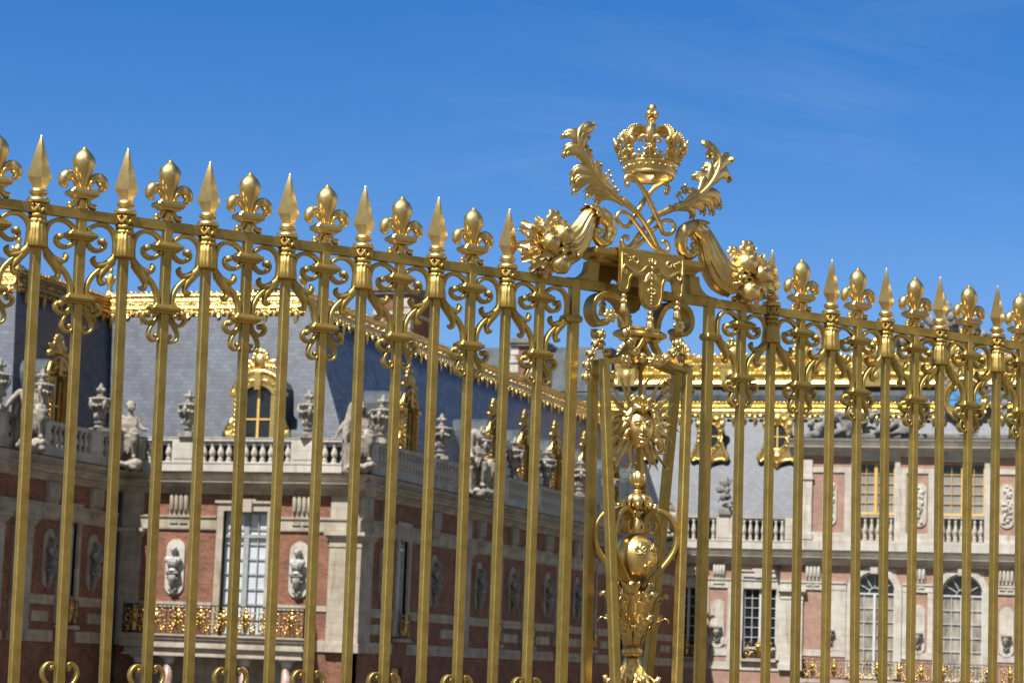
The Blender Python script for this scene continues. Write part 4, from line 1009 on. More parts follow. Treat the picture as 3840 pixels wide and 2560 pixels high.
def railing(par, T, u0, u1, z0, v, h=1.62, unit=1.32, sides=True, depth=1.2):
    m = MB(T); m.box(u0, u1, v-.04, v+.04, z0+h-.06, z0+h); m.box(u0, u1, v-.03, v+.03, z0+.06, z0+.12)
    n = int((u1-u0)/.26)
    for k in range(n+1): u = u0+(u1-u0)*k/n; m.box(u-.018, u+.018, v-.018, v+.018, z0+.12, z0+h-.06)
    if sides:
        for u in (u0, u1):
            m.box(u-.04, u+.04, v-depth, v, z0+h-.06, z0+h); m.box(u-.03, u+.03, v-depth, v, z0+.06, z0+.12)
            for k in range(8): y = v-depth*k/8; m.box(u-.02, u+.02, y-.02, y+.02, z0, z0+h)
            for k in range(4): y = v-depth*(k+.5)/4; m.ball((u, y, z0+.5+.3*(k % 2)), .05, .16, .25, 8, 6)
    r = sub('railing', m, 'iron', par)
    rr = random.Random(2); n = max(1, round((u1-u0)/unit))
    for k in range(n):
        u = u0+(u1-u0)*(k+.5)/n; g = MB(T); y = v+.03
        if True:
            g.loft([[(u-.20*a, y, z), (u, y+.10*a, z), (u+.20*a, y, z), (u, y-.05, z)] for a, z in ((.55,z0+.18),(.75,z0+.35),(1.0,z0+.62),(1.05,z0+.66))])
            g.ball((u, y, z0+.92), .22, .12, .27, 10, 8); g.ball((u,y,z0+1.26),.16,.09,.14,8,6)
            for j in range(8): a = 2*pi*j/8; g.ball((u+.24*cos(a), y+.03, z0+.92+.30*sin(a)), .09, .07, .09, 6, 5)
            g.ball((u, y, z0+1.46), .09, .07, .10, 7, 5)
        for s in (-1,1):
            for (du, dz, q) in ((.42,.22,.12),(.55,.36,.10),(.36,.42,.08),(.60,.72,.07),(.48,1.0,.08),(.62,1.25,.07),(.50,.10,.06),(.40,1.32,.07),(.68,.55,.06)): g.ball((u+s*du*unit/1.55, y, z0+dz+rr.uniform(-.03,.03)), q, q*.6, q, 7, 5)
            c = crom([(u+s*.18*unit/1.55,y,z0+.55),(u+s*.40*unit/1.55,y,z0+.60),(u+s*.58*unit/1.55,y,z0+.85),(u+s*.45*unit/1.55,y,z0+1.05)], 3); g.tube(c, .035, 6)
        sub('gilded_ornament', g, 'gold_court', r)
    return r

# ---------------------------------------------------------------- near wing (with the sunlit end pavilion)
wing = empty('palace_wing', (-60, 150, 0))
tag(wing, 'red brick and limestone palace wing with sunlit end facade, gilded balcony and slate mansard roof', 'palace wing')
def near(name, mb, mat, parent=None):
    o = sub(name, mb, mat, parent or wing)
    return o
class PW:                                                  # parent wrapper: children built in world space
    pass
def fix_world(root):
    inv = Matrix.Translation(root.location).inverted()
    for c in root.children: c.matrix_parent_inverse = inv
body = MB(); body.box(-96,-49.3,126.0,204,0,13.0); near('inner_wall', body, 'stone')
# south facade
WU = -55.5
br = MB(TF); wall_cells(br, [-63.2,-48.8], [0,12.0], [(WU-1.31,WU+1.31,4.0,10.9),(-61.6,-51.4,0,2.9)], -.40, 0.0); near('brickwork', br, 'brick')
s = MB(TF)
entab(s, -63.2, -57.21); entab(s, -53.79, -48.8)
surround(s, WU, 2.62, 4.0, 10.9)
pilaster(s, -50.42, -48.86); pilaster(s, -63.0, -61.75)
corbel(s, -59.5); corbel(s, -52.15); s.box(-50.45,-48.81,-.1,.16,10.62,11.82); s.box(-63.2,-61.7,-.1,.15,10.62,11.82)
cornice(s, -63.3, -48.02)
s.box(-61.7,-57.3,-.1,.06,5.55,5.86); s.box(-53.7,-50.5,-.1,.06,5.55,5.86)
s.box(-61.7,-50.5,-.1,.10,3.4,4.0); s.box(-63.2,-48.8,-.1,.05,0,.8)
for k in range(26): s.box(-62.9+.55*k,-62.65+.55*k,.1,.245,12.045,12.13)
near('stone_dressing', s, 'stone')
fl = MB(TF); fl.box(-63.3,-47.93,-.5,.88,12.972,13.01); near('lead_flashing', fl, 'lead')
window(wing, TF, WU, 4.06, 10.88, 2.6, 2, 8, 'grey_frame', 'pale_blind', v=-.27, mullion=.30, tz=9.55)
for u in (-59.6, -52.2): plaque_console(wing, TF, u)
balustrade(wing, TF, -62.3, -49.4, [(-62.3,-61.9),(-60.15,-58.55),(-53.0,-51.35),(-49.7,-49.4)])
# balcony on a marble-columned porch
b = MB(TF); b.box(-62.1,-51.2,.05,1.35,3.80,4.0); b.box(-62.2,-51.1,.0,1.45,3.98,4.06); b.box(-62.0,-51.3,.05,1.25,3.5,3.8); b.box(-62.1,-51.2,.05,1.33,3.36,3.5); b.box(-61.9,-51.4,.05,1.15,2.98,3.36); b.box(-62.0,-51.3,.05,1.22,2.90,3.02)
bal = near('balcony', b, 'stone')
railing(bal, TF, -62.0, -51.3, 4.06, 1.25)
for u in (-61.2,-59.4,-54.85,-52.4):
    c = MB(TF); c.lathe([(.32,0),(.33,.2),(.27,.3),(.27,1.2),(.24,2.45)], 18, c=(u,.68,0)); pc = near('column', c, 'marble', bal)
    c = MB(TF); c.box(u-.36,u+.36,.32,1.04,2.78,2.895); c.lathe([(.24,2.45),(.28,2.5),(.27,2.56),(.34,2.70),(.34,2.78)], 16, c=(u,.68,0)); near('capital', c, 'stone_pale', pc)
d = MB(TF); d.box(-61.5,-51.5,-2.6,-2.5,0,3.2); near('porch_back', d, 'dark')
# court side (in shade)
WIN = [132.0, 149.0, 156.0, 163.4, 171.2, 179.5, 188.0]; BUST_W = [129.05, 137.3, 145.6, 152.4, 160.2, 167.3, 175.5]
br = MB(TW); wall_cells(br, [125.25,197.0], [0,12.0], [(y-.85,y+.85,4.4,10.4) for y in WIN]+[(132.0-.8,132.0+.8,0,2.7)], -.4, 0.0); near('brickwork', br, 'brick')
s = MB(TW); entab(s, 125.02, 197); cornice(s, 124.45, 197)
for y in WIN: surround(s, y, 1.7, 4.4, 10.4, .32, .16, False)
for a, b_ in ((125.05,126.9),(142.0,143.7),(183.0,184.7)): pilaster(s, a, b_)
for y in BUST_W: corbel(s, y, 1.3)
for y in (126.0, 142.9): s.box(y-.8, y+.8, -.1, .2, 10.62, 11.82)
for a, b_ in zip([126.9]+[y+1.2 for y in WIN], [y-1.2 for y in WIN]+[197]):
    s.box(a, b_, -.1, .07, 5.35, 5.85); s.box(a, b_, -.1, .08, 3.4, 4.0)
    m_ = (a+b_)/2; q = min(1.5, (b_-a)/2-.5)
    if q > .4: s.box(m_-q, m_+q, -.1, .06, 4.45, 5.0)
for k in range(150): s.box(124.8+.48*k, 125.02+.48*k, .1, .245, 12.045, 12.13)
s.box(124.9,197,-.1,.06,0,.8)
near('stone_dressing', s, 'stone')
fl = MB(TW); fl.box(124.4,197,-.5,.88,12.972,13.01); near('lead_flashing', fl, 'lead')
for k, y in enumerate(WIN): window(wing, TW, y, 4.42, 10.38, 1.68, 2, 8, 'white_paint', 'glass', v=-.22, mullion=.16, tz=9.3)
for k, y in enumerate(WIN[:5]):
    bb = MB(TW); bb.box(y-.95,y+.95,.0,.45,4.1,4.3); bo = near('window_balcony', bb, 'stone'); railing(bo, TW, y-.85, y+.85, 4.3, .36, 1.35, 1.7, False)
dd = MB(TW); dd.box(131.3,132.7,-.35,-.2,0,2.65); near('door', dd, 'ochre_paint')
for y in BUST_W: plaque_console(wing, TW, y, mat='stone')  # darker stone than the sunlit plaques; court shade put into the colour
pedsW = [(126.0,127.4),(135.6,137.0),(141.0,144.2),(149.9,151.0),(157.0,158.1),(164.6,165.7),(172.6,173.7),(181,182)]
balustrade(wing, TW, 125.8, 196, pedsW, pitch=.52, name='court_balustrade')
dp = MB(TF); dp.tube([(-63.0,.35,0),(-63.0,.35,11.8)], .10, 8); near('downpipe', dp, 'lead')
# roof
r = MB(); r.loft([[(-96,126.5,13.3),(-49.9,126.5,13.3),(-49.9,205,13.3),(-96,205,13.3)],[(-96,129.75,23.5),(-54.5,129.75,23.5),(-54.5,205,23.5),(-96,205,23.5)],[(-96,134,24.3),(-58.5,134,24.3),(-58.5,205,24.3),(-96,205,24.3)]])
roof = near('roof', r, 'slate')
gold_edge(roof, 'gilded_ridge', (-66.9,129.70,23.55), (-54.35,129.70,23.55), (0,-1,0), .27, seed=2)
gold_edge(roof, 'gilded_ridge', (-54.45,129.70,23.55), (-54.45,197,23.55), (1,0,0), .44, seed=3)
def finial(x, y, z, h, parent):
    m = MB(); k = h/2.0
    m.lathe([(.42*k,0),(.42*k,.15*k),(.25*k,.25*k),(.16*k,.45*k),(.22*k,.55*k),(.14*k,.65*k),(.30*k,.95*k),(.36*k,1.25*k),(.40*k,1.32*k),(.18*k,1.40*k),(.12*k,1.6*k),(.20*k,1.72*k),(.15*k,1.88*k),(.03*k,2.0*k)], 12, c=(x,y,z))
    for q in range(6): a = pi*q/3; m.ball((x+.36*k*cos(a), y+.36*k*sin(a), z+1.28*k), .12*k, n=6, m=5)
    sub('finial', m, 'gold_roof', parent)
finial(-66.95,129.8,23.6,1.75,roof); finial(-54.7,129.9,23.6,1.5,roof)
def chimney(x0, x1, y0, y1, z0, z1, parent):
    m = MB(); m.box(x0,x1,y0,y1,z0,z1); c = sub('chimney', m, 'brick', parent)
    q = MB(); e = .04
    for (a, b, f) in ((x0,y0,1),(x1,y0,1),(x0,y1,1),(x1,y1,1)):
        n = int((z1-z0)/.7)
        for k in range(n):
            w = .62 if k % 2 else .38; z = z0+.7*k
            q.box(max(x0-e, a-w), min(x1+e, a+w), max(y0-e, b-w), min(y1+e, b+w), z, z+.62)
    zz = z1-1.35; q.box(x0-.10,x1+.10,y0-.10,y1+.10,zz,zz+.22)
    sub('quoin', q, 'stone_pale', c)
    t = MB(); t.box(x0-.22,x1+.22,y0-.22,y1+.22,z1,z1+.22); t.box(x0-.32,x1+.32,y0-.32,y1+.32,z1+.22,z1+.42); t.box(x0-.1,x1+.1,y0-.1,y1+.1,z1+.42,z1+.6); sub('cap', t, 'sculpt', c)
    return c
chimney(-58.05,-55.6,150,154.5,21,26.75,roof); chimney(-59.9,-57.7,185,189,21,28.0,roof); chimney(-62.3,-61.4,140,143,22,25.3,roof)
# front lucarne on the sunlit roof, side ones along the court
TD = lambda p: (p[0], 126.55-p[1], p[2]); dormer(roof, TD, -55.65, 14.7, 2.75, 4.0, 3.2)
for y in (134.3, 150.2, 156.9, 163.9, 171.4, 179.0, 187.0):
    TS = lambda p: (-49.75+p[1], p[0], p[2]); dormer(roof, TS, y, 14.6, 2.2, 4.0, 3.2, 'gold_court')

# ---------------------------------------------------------------- left wing
left = empty('palace_wing', (-75, 118, 0)); tag(left, 'shaded brick palace wing at the left edge with dark slate roof and gilded ridge', 'palace wing')
def lf(name, mb, mat, parent=None): return sub(name, mb, mat, parent or left)
body = MB(); body.box(-98,-63.7,111.4,125.9,0,13.0); lf('inner_wall', body, 'stone')
WL = [104.0+5.5*0+15.3]
br = MB(TL); wall_cells(br, [110.9,125.2], [0,12.0], [(118.5,120.3,4.4,10.4)], -.4, 0.0); lf('brickwork', br, 'brick')
s = MB(TL); entab(s, 110.7, 125.25); cornice(s, 110.1, 125.0); surround(s, 119.4, 1.8, 4.4, 10.4, .32, .16, False)
pilaster(s, 113.4, 115.2); pilaster(s, 110.95, 112.2)
for y in (117.2, 122.2): corbel(s, y, 1.3)
for a, b_ in ((115.2,118.1),(120.7,125.2)):
    s.box(a,b_,-.1,.07,5.35,5.85); s.box(a,b_,-.1,.08,3.4,4.0); s.box((a+b_)/2-.9,(a+b_)/2+.9,-.1,.06,4.45,5.0)
for k in range(29): s.box(110.6+.5*k,110.85+.5*k,.1,.245,12.045,12.13)
lf('stone_dressing', s, 'stone')
TLs = lambda p: (p[0], 110.9-p[1], p[2])
s = MB(TLs); s.box(-98,-63.2,-.4,0,0,12.0); lf('brickwork', s, 'brick')
s = MB(TLs); entab(s,-98,-63.0); cornice(s,-98,-62.4); lf('stone_dressing', s, 'stone')
fl = MB(TL); fl.box(110.05,125.2,-.5,.88,12.972,13.01); lf('lead_flashing', fl, 'lead')
window(left, TL, 119.4, 4.42, 10.38, 1.78, 2, 8, 'white_paint', 'glass', v=-.22, mullion=.16, tz=9.3)
bb = MB(TL); bb.box(118.4,120.4,0,.45,4.1,4.3); bo = lf('window_balcony', bb, 'stone'); railing(bo, TL, 118.5, 120.3, 4.3, .36, 1.35, 1.8, False)
for y in (117.2, 122.2): plaque_console(left, TL, y, mat='stone')  # darker stone again, with the wall's shade in its colour
balustrade(left, TL, 110.6, 124.9, [(110.6,112.0),(113.4,116.6),(121.2,122.6)], pitch=.52)
r = MB(); r.loft([[(-98,115.2,13.3),(-64.7,115.2,13.3),(-64.7,128.5,13.3),(-98,128.5,13.3)],[(-98,118.7,23.25),(-66.9,118.7,23.25),(-66.9,131,23.25),(-98,131,23.25)],[(-98,122,24.1),(-70.5,122,24.1),(-70.5,131,24.1),(-98,131,24.1)]])
lroof = lf('roof', r, 'slate')
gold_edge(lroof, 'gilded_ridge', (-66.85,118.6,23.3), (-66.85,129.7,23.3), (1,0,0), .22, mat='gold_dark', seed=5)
gold_edge(lroof, 'gilded_ridge', (-90,118.65,23.3), (-66.8,118.65,23.3), (0,-1,0), .35, seed=6)
finial(-66.9,118.7,23.35,1.9,lroof)
m = MB(); m.lathe([(3.6,22),(3.55,24.2),(3.2,25.2),(2.4,26.0),(1.0,26.5),(.1,26.7)], 24, c=(-76.6,132,0)); lf('roof_dome', m, 'slate', lroof)
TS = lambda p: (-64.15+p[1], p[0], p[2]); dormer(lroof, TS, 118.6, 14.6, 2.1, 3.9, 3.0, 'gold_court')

# ---------------------------------------------------------------- central block
cb = empty('palace_block', (-35, 205, 0)); tag(cb, 'central palace block with attic clock, arched windows and tiers of gilded roof cresting', 'palace')
def cn_(name, mb, mat, parent=None): return sub(name, mb, mat, parent or cb)
body = MB(); body.box(-64,-8,198.6,216,0,13.0); body.box(-38.6,-8,197.85,212,12.9,21.2); cn_('inner_wall', body, 'stone')
# recessed side part
SQ = [(-42.2,2.75),(-48.15,2.3)]
br = MB(TB); wall_cells(br, [-49.2,-40.0], [0,12.0], [(u-w/2,u+w/2,4.2,10.8) for u, w in SQ], -.4, 0); cn_('brickwork', br, 'brick_pale')
s = MB(TB); entab(s,-49.2,-40.0); cornice(s,-49.2,-40.3)
for u, w in SQ: surround(s, u, w, 4.2, 10.8, .34, .15)
corbel(s, -45.6, 1.0); s.box(-46.6,-44.0,-.1,.07,5.3,5.85); s.box(-46.1,-44.6,-.1,.07,4.4,5.0); s.box(-49.2,-40,-.1,.09,3.3,3.9)
s.box(-46.95,-46.42,-.1,.10,3.9,9.86); s.box(-44.85,-43.92,-.1,.10,3.9,9.86)
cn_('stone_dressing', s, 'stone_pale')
fl = MB(TB); fl.box(-49.2,-40.3,-.5,.88,12.972,13.01); cn_('lead_flashing', fl, 'lead')
for u, w in SQ:
    window(cb, TB, u, 5.0, 10.78, w-.04, 2, 7, 'white_paint', 'glass', v=-.24, mullion=.18)
    bb = MB(TB); bb.box(u-w/2-.1,u+w/2+.1,0,.4,4.0,4.2); bo = cn_('window_balcony', bb, 'stone'); railing(bo, TB, u-w/2, u+w/2, 4.2, .3, 1.35, w, False)
plaque_console(cb, TB, -45.65, 6.95, 1.38)
balustrade(cb, TB, -50, -39.2, [(-50,-49.3),(-46.0,-44.5),(-40.3,-39.2)], z0=13.75, zt=15.75, v=-.3, pitch=.52)
# projecting centre
AR = [-32.8, -25.9, -19.0]
br = MB(TC); wall_cells(br, [-40.4,-12], [0,12.0], [(u-1.65,u+1.65,3.0,9.75) for u in AR]+[(u-1.72,u+1.72,9.75,11.6) for u in AR], -.4, 0); cn_('brickwork', br, 'brick_pale')
s = MB(TC)
for a, b_ in zip([-40.4]+[u+2.25 for u in AR], [u-2.25 for u in AR]+[-12]):
    s.box(a, b_, -.1, .12, 9.86, 10.40); s.box(a, b_, -.1, .20, 10.40, 10.56); c_ = (a+b_)/2
    if b_-a < 5.5: corbel(s, c_, 1.2)
    s.box(a, b_, -.1, .07, 4.6, 5.1)
    if b_-a < 5.5:
        for x0_, x1_ in ((a, c_-.80), (c_+.80, b_)): s.box(x0_, x1_, -.1, .09, 5.1, 9.86)
for u in AR:
    s.box(u-2.2,u-1.65,-.35,.15,3.0,9.75); s.box(u+1.65,u+2.2,-.35,.15,3.0,9.75)
    n = 18; ro, ri = 2.2, 1.65
    for k in range(n):
        a0, a1 = pi*k/n, pi*(k+1)/n
        s.prism([(u+ro*cos(a0),9.75+ro*.93*sin(a0)),(u+ro*cos(a1),9.75+ro*.93*sin(a1)),(u+ri*cos(a1),9.75+ri*sin(a1)),(u+ri*cos(a0),9.75+ri*sin(a0))], lambda a, b, c: (a, c, b), -.35, .15)
    s.box(u-.3,u+.3,-.1,.34,11.25,11.82)
    for sg_ in (-1,1): s.prism([(u+sg_*1.72,9.75),(u+sg_*1.72,11.6),(u,11.6)]+[(u+sg_*1.66*cos(a),9.75+1.66*sin(a)) for a in (1.35,1.1,.85,.6,.35,.1)], lambda a, b, c: (a, c, b), -.3, .02)
pilaster(s, -40.3, -38.5)
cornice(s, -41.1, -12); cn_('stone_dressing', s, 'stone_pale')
fl = MB(TC); fl.box(-41.2,-12,-1.2,.88,12.972,13.01); cn_('lead_flashing', fl, 'lead')
for u in AR: window(cb, TC, u, 3.0, 9.72, 3.28, 2, 6, 'white_paint', 'drape', v=-.24, arch=1.62, mullion=.2)
for u in (-36.3, -29.3, -22.4): plaque_console(cb, TC, u, 6.95, 1.38)
bb = MB(TC); bb.box(-38.4,-12,.0,1.1,2.5,2.8); bo = cn_('balcony', bb, 'stone'); railing(bo, TC, -38.3, -12.5, 2.8, 1.0, 1.55, 1.7, True, 1.0)
# attic storey
TA = lambda p: (p[0], 197.5-p[1], p[2]); AW = [(-32.9,3.1),(-26.0,3.5),(-19.1,3.3)]
br = MB(TA); wall_cells(br, [-38.9,-12], [13.0,20.7], [(u-w/2,u+w/2,13.9,20.2) for u, w in AW], -.4, 0); cn_('attic_brickwork', br, 'brick_pale')
s = MB(TA); s.box(-39.2,-12,-.2,.25,13.0,13.9)
for u, w in AW: surround(s, u, w, 13.9, 20.2, .42, .12, False)
edges = [-38.9]+[e for u, w in AW for e in (u-w/2-.42, u+w/2+.42)]+[-12]
for a, b_ in zip(edges[::2], edges[1::2]):
    s.box(a,b_,-.1,.10,13.9,14.5); s.box(a,b_,-.1,.10,19.3,19.7); s.box(a,a+.5,-.1,.10,14.5,19.3); s.box(b_-.5,b_,-.1,.10,14.5,19.3)
s.box(-39.1,-38.0,-.2,.2,13.9,20.3); s.box(-39.25,-37.9,-.2,.3,18.7,19.0); s.box(-39.25,-37.9,-.2,.3,13.9,14.3)
prism_u(s, [(-.4,20.62),(.14,20.62),(.2,20.95),(.45,21.05),(.5,21.2),(.82,21.28),(.85,21.40),(.60,21.42),(.70,21.62),(.95,21.82),(1.0,21.95),(-.4,21.98)], -39.9, -12)
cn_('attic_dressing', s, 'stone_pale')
fl = MB(TA); fl.box(-40.0,-12,-2.5,1.02,21.982,22.03); cn_('attic_flashing', fl, 'lead')
for u, w in AW:
    window(cb, TA, u, 16.0, 20.15, w-.06, 2, 5, 'ochre_paint', 'blind_grey', v=-.22, mullion=.26, name='attic_window')
    g = MB(TA); g.box(u-w/2+.15,u+w/2-.15,-.293,-.285,19.30,20.05); cn_('pane', g, 'glass')
    balustrade(cb, TA, u-w/2, u+w/2, [], v=-.05, z0=13.95, zt=15.95, pitch=.50, plinth=False, name='window_balustrade'); 
    g = MB(TA); g.box(u-w/2,u+w/2,-.42,-.38,13.9,16.0); cn_('recess', g, 'dark')
for i, u in enumerate((-36.55,-29.35,-22.5)):
    m = MB(TA); n = 10; P = [(u+.55*cos(pi*k/n), 18.0+.55*sin(pi*k/n)) for k in range(n+1)]+[(u-.55*cos(pi*k/n), 15.6-.55*sin(pi*k/n)) for k in range(n+1)]
    m.prism(P, lambda a, b, c: (a, c, b), -.05, .10); rr = random.Random(i)
    for k in range(26): m.ball((u+rr.uniform(-.32,.32), .12, 15.4+rr.random()*2.9), rr.uniform(.08,.2), .10, rr.uniform(.08,.22), 7, 5)
    m.tube([(u-.25,.14,15.6),(u+.2,.16,16.5),(u-.1,.16,17.4),(u+.15,.14,18.2)], .07, 6)
    cn_('carved_panel', m, 'stone_pale')
# roofs
r = MB(); r.loft([[(-64,199.4,13.3),(-8,199.4,13.3),(-8,214,13.3),(-64,214,13.3)],[(-64,203.6,25.0),(-8,203.6,25.0),(-8,214,24.9),(-64,214,24.9)]])
croof = cn_('roof', r, 'slate')
def band_u(m, prof, u0, u1): m.prism(prof, lambda a, b, c: (c, 203.4-a, b), u0, u1)
m = MB(); band_u(m, [(-.8,25.55),(.22,25.55),(.34,25.45),(.36,25.32),(.22,25.22),(.16,25.05),(.30,24.98),(.34,24.84),(.2,24.76),(.22,24.55),(.0,24.4),(-.8,24.4)], -64, -8)
rr = random.Random(8)
for k in range(60):
    u = -63.6+.93*k
    m.lathe([(.05,24.5),(.20,24.35),(.14,24.15),(.17,23.95),(.06,23.7),(.02,23.45 if k % 2 else 23.65)], 7, c=(u,203.05,0), sy=.6); m.ball((u+.46,203.05,24.38),.22,.12,.17,8,5)
    for j in (0,.3,.6): m.ball((u+j,203.0,25.55),.14,.12,.11,6,5)
cn_('gilded_ridge', m, 'gold_roof', croof)
m = MB(); band_u(m, [(-.9,25.5),(.05,25.5),(.14,25.8),(.12,26.2),(-.05,26.6),(-.2,26.9),(-.9,27.0)], -64, -8); cn_('lead_roll', m, 'lead', croof)
m = MB(); band_u(m, [(-.9,26.9),(.0,26.9),(.16,27.0),(.2,27.2),(.12,27.36),(-.05,27.42),(-.1,27.75),(.12,27.82),(.15,28.0),(.0,28.1),(-.12,28.15),(-.12,29.1),(.05,29.15),(.08,29.35),(-.1,29.45),(-.9,29.45)], -56.5, -8)
for k in range(54):
    u = -56.3+.9*k
    for j in range(4):
        m.ball((u+.22*j,203.47,27.58+rr.uniform(-.05,.05)),rr.uniform(.07,.12),.11,rr.uniform(.08,.12),6,5)
        m.ball((u+.22*j+rr.uniform(-.06,.06),203.50,28.35+rr.uniform(-.12,.55)),rr.uniform(.09,.16),.12,rr.uniform(.10,.2),7,5)
    c = crom([(u,203.46,28.25),(u+.25,203.42,28.85),(u+.55,203.42,28.75),(u+.5,203.42,28.4)], 3); m.tube(c, .055, 6)
    z = 29.45; m.ball((u,203.50,z),.16,.13,.18,7,5); m.lathe([(.12,z-.05),(.17,z+.12),(.10,z+.28),(.02,z+.42)],7,c=(u+.45,203.50,0)); m.ball((u+.22,203.50,z),.10,.10,.12,6,5); m.ball((u+.68,203.50,z),.10,.10,.12,6,5)
for u in (-55.4,-50.8,-46.3,-40.2,-34.1,-28.0):
    m.box(u-.8,u+.8,203.1,204.0,26.95,28.6); m.box(u-1.0,u+1.0,203.0,204.0,28.6,28.85); m.ball((u,203.4,29.7),.75,.45,.75,12,8)
    for k in range(9): a = pi*k/8; m.ball((u+.8*cos(a),203.3,29.6+.95*sin(a)),.24,.2,.24,8,6)
    m.ball((u,203.1,27.8),.45,.2,.5,10,6); m.lathe([(.3,30.5),(.42,30.7),(.25,30.95),(.05,31.2)], 10, c=(u,203.4,0))
cn_('gilded_cresting', m, 'gold_roof', croof)
r = MB(); r.loft([[(-66,204.1,26.5),(-8,204.1,26.5),(-8,214,26.5),(-66,214,26.5)],[(-64,207,29.5),(-8,207,29.5),(-8,212,29.5),(-64,212,29.5)]]); cn_('upper_roof', r, 'slate', croof)
r = MB(); r.loft([[(-70,203.3,26.5),(-56.6,203.3,26.5),(-56.6,212,26.5),(-70,212,26.5)],[(-69,205.5,30.6),(-57.5,205.5,30.6),(-57.5,211,30.6),(-69,211,30.6)]]); cn_('lead_pavilion_roof', r, 'lead', croof)
def oculus(u, zc):
    T = lambda p: (p[0], 201.85-p[1], p[2])
    m = MB(T); m.prism([(u+1.1*cos(2*pi*k/20), zc+1.35*sin(2*pi*k/20)) for k in range(20)], lambda a, b, c: (a, c, b), -2.2, .05); d = cn_('dormer', m, 'lead', croof)
    g = MB(T)
    N = 24; rx, rz = .80, 1.08
    half = [(0,2.15),(.45,2.05),(.8,1.75),(1.15,1.55),(1.30,1.1),(1.12,.5),(1.10,-.2),(1.25,-.8),(1.55,-1.35),(1.72,-1.85),(1.45,-2.15),(1.0,-2.0),(.55,-2.1),(.2,-2.45)]
    out_ = [(u+a, zc+b) for a, b in half] + [(u-a, zc+b) for a, b in reversed(half[1:])] + [(u-.02, zc+2.15)]
    n_ = len(out_); inn_ = []
    for a, b in out_:
        t = atan2((b-zc)/rz, (a-u)/rx); inn_.append((u+rx*cos(t), zc+rz*sin(t)))
    for i in range(n_-1): g.prism([out_[i], out_[i+1], inn_[i+1], inn_[i]], lambda a, b, c: (a, c, b), -.02, .12)
    for q, (a, b, rad, y) in enumerate(((rx+.03,rz+.03,.12,.16),(rx+.26,rz+.26,.09,.12))):
        g.tube([(u+a*cos(2*pi*k/N), y, zc+b*sin(2*pi*k/N)) for k in range(N+1)], rad, 7)
    for k in range(18): a = 2*pi*k/18; g.ball((u+(rx+.16)*cos(a), .18, zc+(rz+.16)*sin(a)), .085, .08, .085, 6, 5)
    for s in (-1,1):
        c = crom([(u+s*.95,.08,zc-.3),(u+s*1.25,.08,zc-1.1),(u+s*1.55,.10,zc-1.75),(u+s*1.35,.12,zc-2.05),(u+s*1.05,.1,zc-1.8)], 4); g.tube(c, interp([.12,.16,.18,.15,.08], len(c)), 8)
        g.ball((u+s*1.5,.1,zc-1.75), .22,.16,.24,10,6); g.ball((u+s*1.0,.1,zc+1.0),.3,.18,.3,10,6); g.ball((u+s*.55,.14,zc+1.42),.3,.2,.26,10,6)
        g.tube([(u+s*1.5,.08,zc-1.95),(u+s*.75,.12,zc-1.95),(u,.14,zc-2.25)], [.12,.15,.18], 8)
    g.ball((u,.14,zc-1.65),.36,.16,.30,12,8); g.ball((u,.2,zc+1.5),.42,.3,.4,12,8); g.ball((u,.12,zc-2.35),.28,.18,.35,10,6)
    sub('gilded_frame', g, 'gold_roof', d)
    p = MB(T); p.prism([(u+rx*cos(2*pi*k/20), zc+rz*sin(2*pi*k/20)) for k in range(20)], lambda a, b, c: (a, c, b), .06, .09)
    w = MB(T); w.box(u-.07,u+.07,.09,.15,zc-rz+.06,zc+rz-.06); w.box(u-rx+.1,u+rx-.1,.09,.14,zc-.05,zc+.05); wf = sub('window', w, 'ochre_paint', d); sub('pane', p, 'glass', wf)
for u in (-53.8, -47.6, -41.85): oculus(u, 22.55)
for root in (wing, left, cb): fix_world(root)
# ================================================================== URNS, BUSTS, STATUES
def urn_parts():
    m = MB(); m.box(-.46,.46,-.46,.46,0,.22)
    m.lathe([(.34,.22),(.30,.30),(.20,.40),(.22,.44),(.30,.50),(.31,.58),(.20,.64),(.26,.74),(.38,.98),(.40,1.06),(.385,1.10),(.40,1.2),(.44,1.5),(.50,1.72),(.60,1.86),(.66,1.93),(.60,2.0),(.36,2.06),(.22,2.12)], 20)
    g = MB()
    for k in range(16):
        a = 2*pi*k/16; z = 1.66-.16*abs(sin(2*a)); g.ball((.55*cos(a),.55*sin(a),z), .13, n=7, m=5)
    for k in range(4):
        a = pi/2*k; g.tube([(.56*cos(a),.56*sin(a),1.86),(.62*cos(a),.62*sin(a),1.65),(.54*cos(a),.54*sin(a),1.32),(.47*cos(a),.47*sin(a),1.15)], [.12,.13,.10,.04], 7)
        g.ball((.36*cos(a+.4),.36*sin(a+.4),.88), .10, .10, .15, 7, 5)
    for k in range(18): a = 2*pi*k/18; g.ball((.62*cos(a),.62*sin(a),1.93), .09, n=6, m=4)
    f = MB(); f.lathe([(.20,2.10),(.24,2.18),(.17,2.26),(.14,2.36),(.22,2.42)], 14)
    for k in range(4): a = pi/2*k+.4; f.ball((.21*cos(a),.21*sin(a),2.50), .15, .15, .13, 8, 6)
    f.lathe([(.12,2.42),(.17,2.60),(.13,2.75),(.05,2.88),(.01,2.93)], 10)
    out = []
    for n, b in (('urn', m), ('garland', g), ('finial', f)):
        a = b.mesh(n); a.materials.append(M['urn']); out.append(a)
    return out
UP = urn_parts()
def urn(loc, label, sc=1.0, rz=0.0):
    o = obj('stone_urn', UP[0], None); o.location = loc; o.scale = (sc,)*3; o.rotation_euler = (0,0,rz)
    obj('garland', UP[1], None, o); obj('finial', UP[2], None, o)
    return tag(o, label, 'urn', 'stone urns along the roof balustrades')
zb = 14.95
urn((-59.35,125.4,zb), 'sunlit stone urn on the end-facade balustrade left of the gilded dormer', .92)
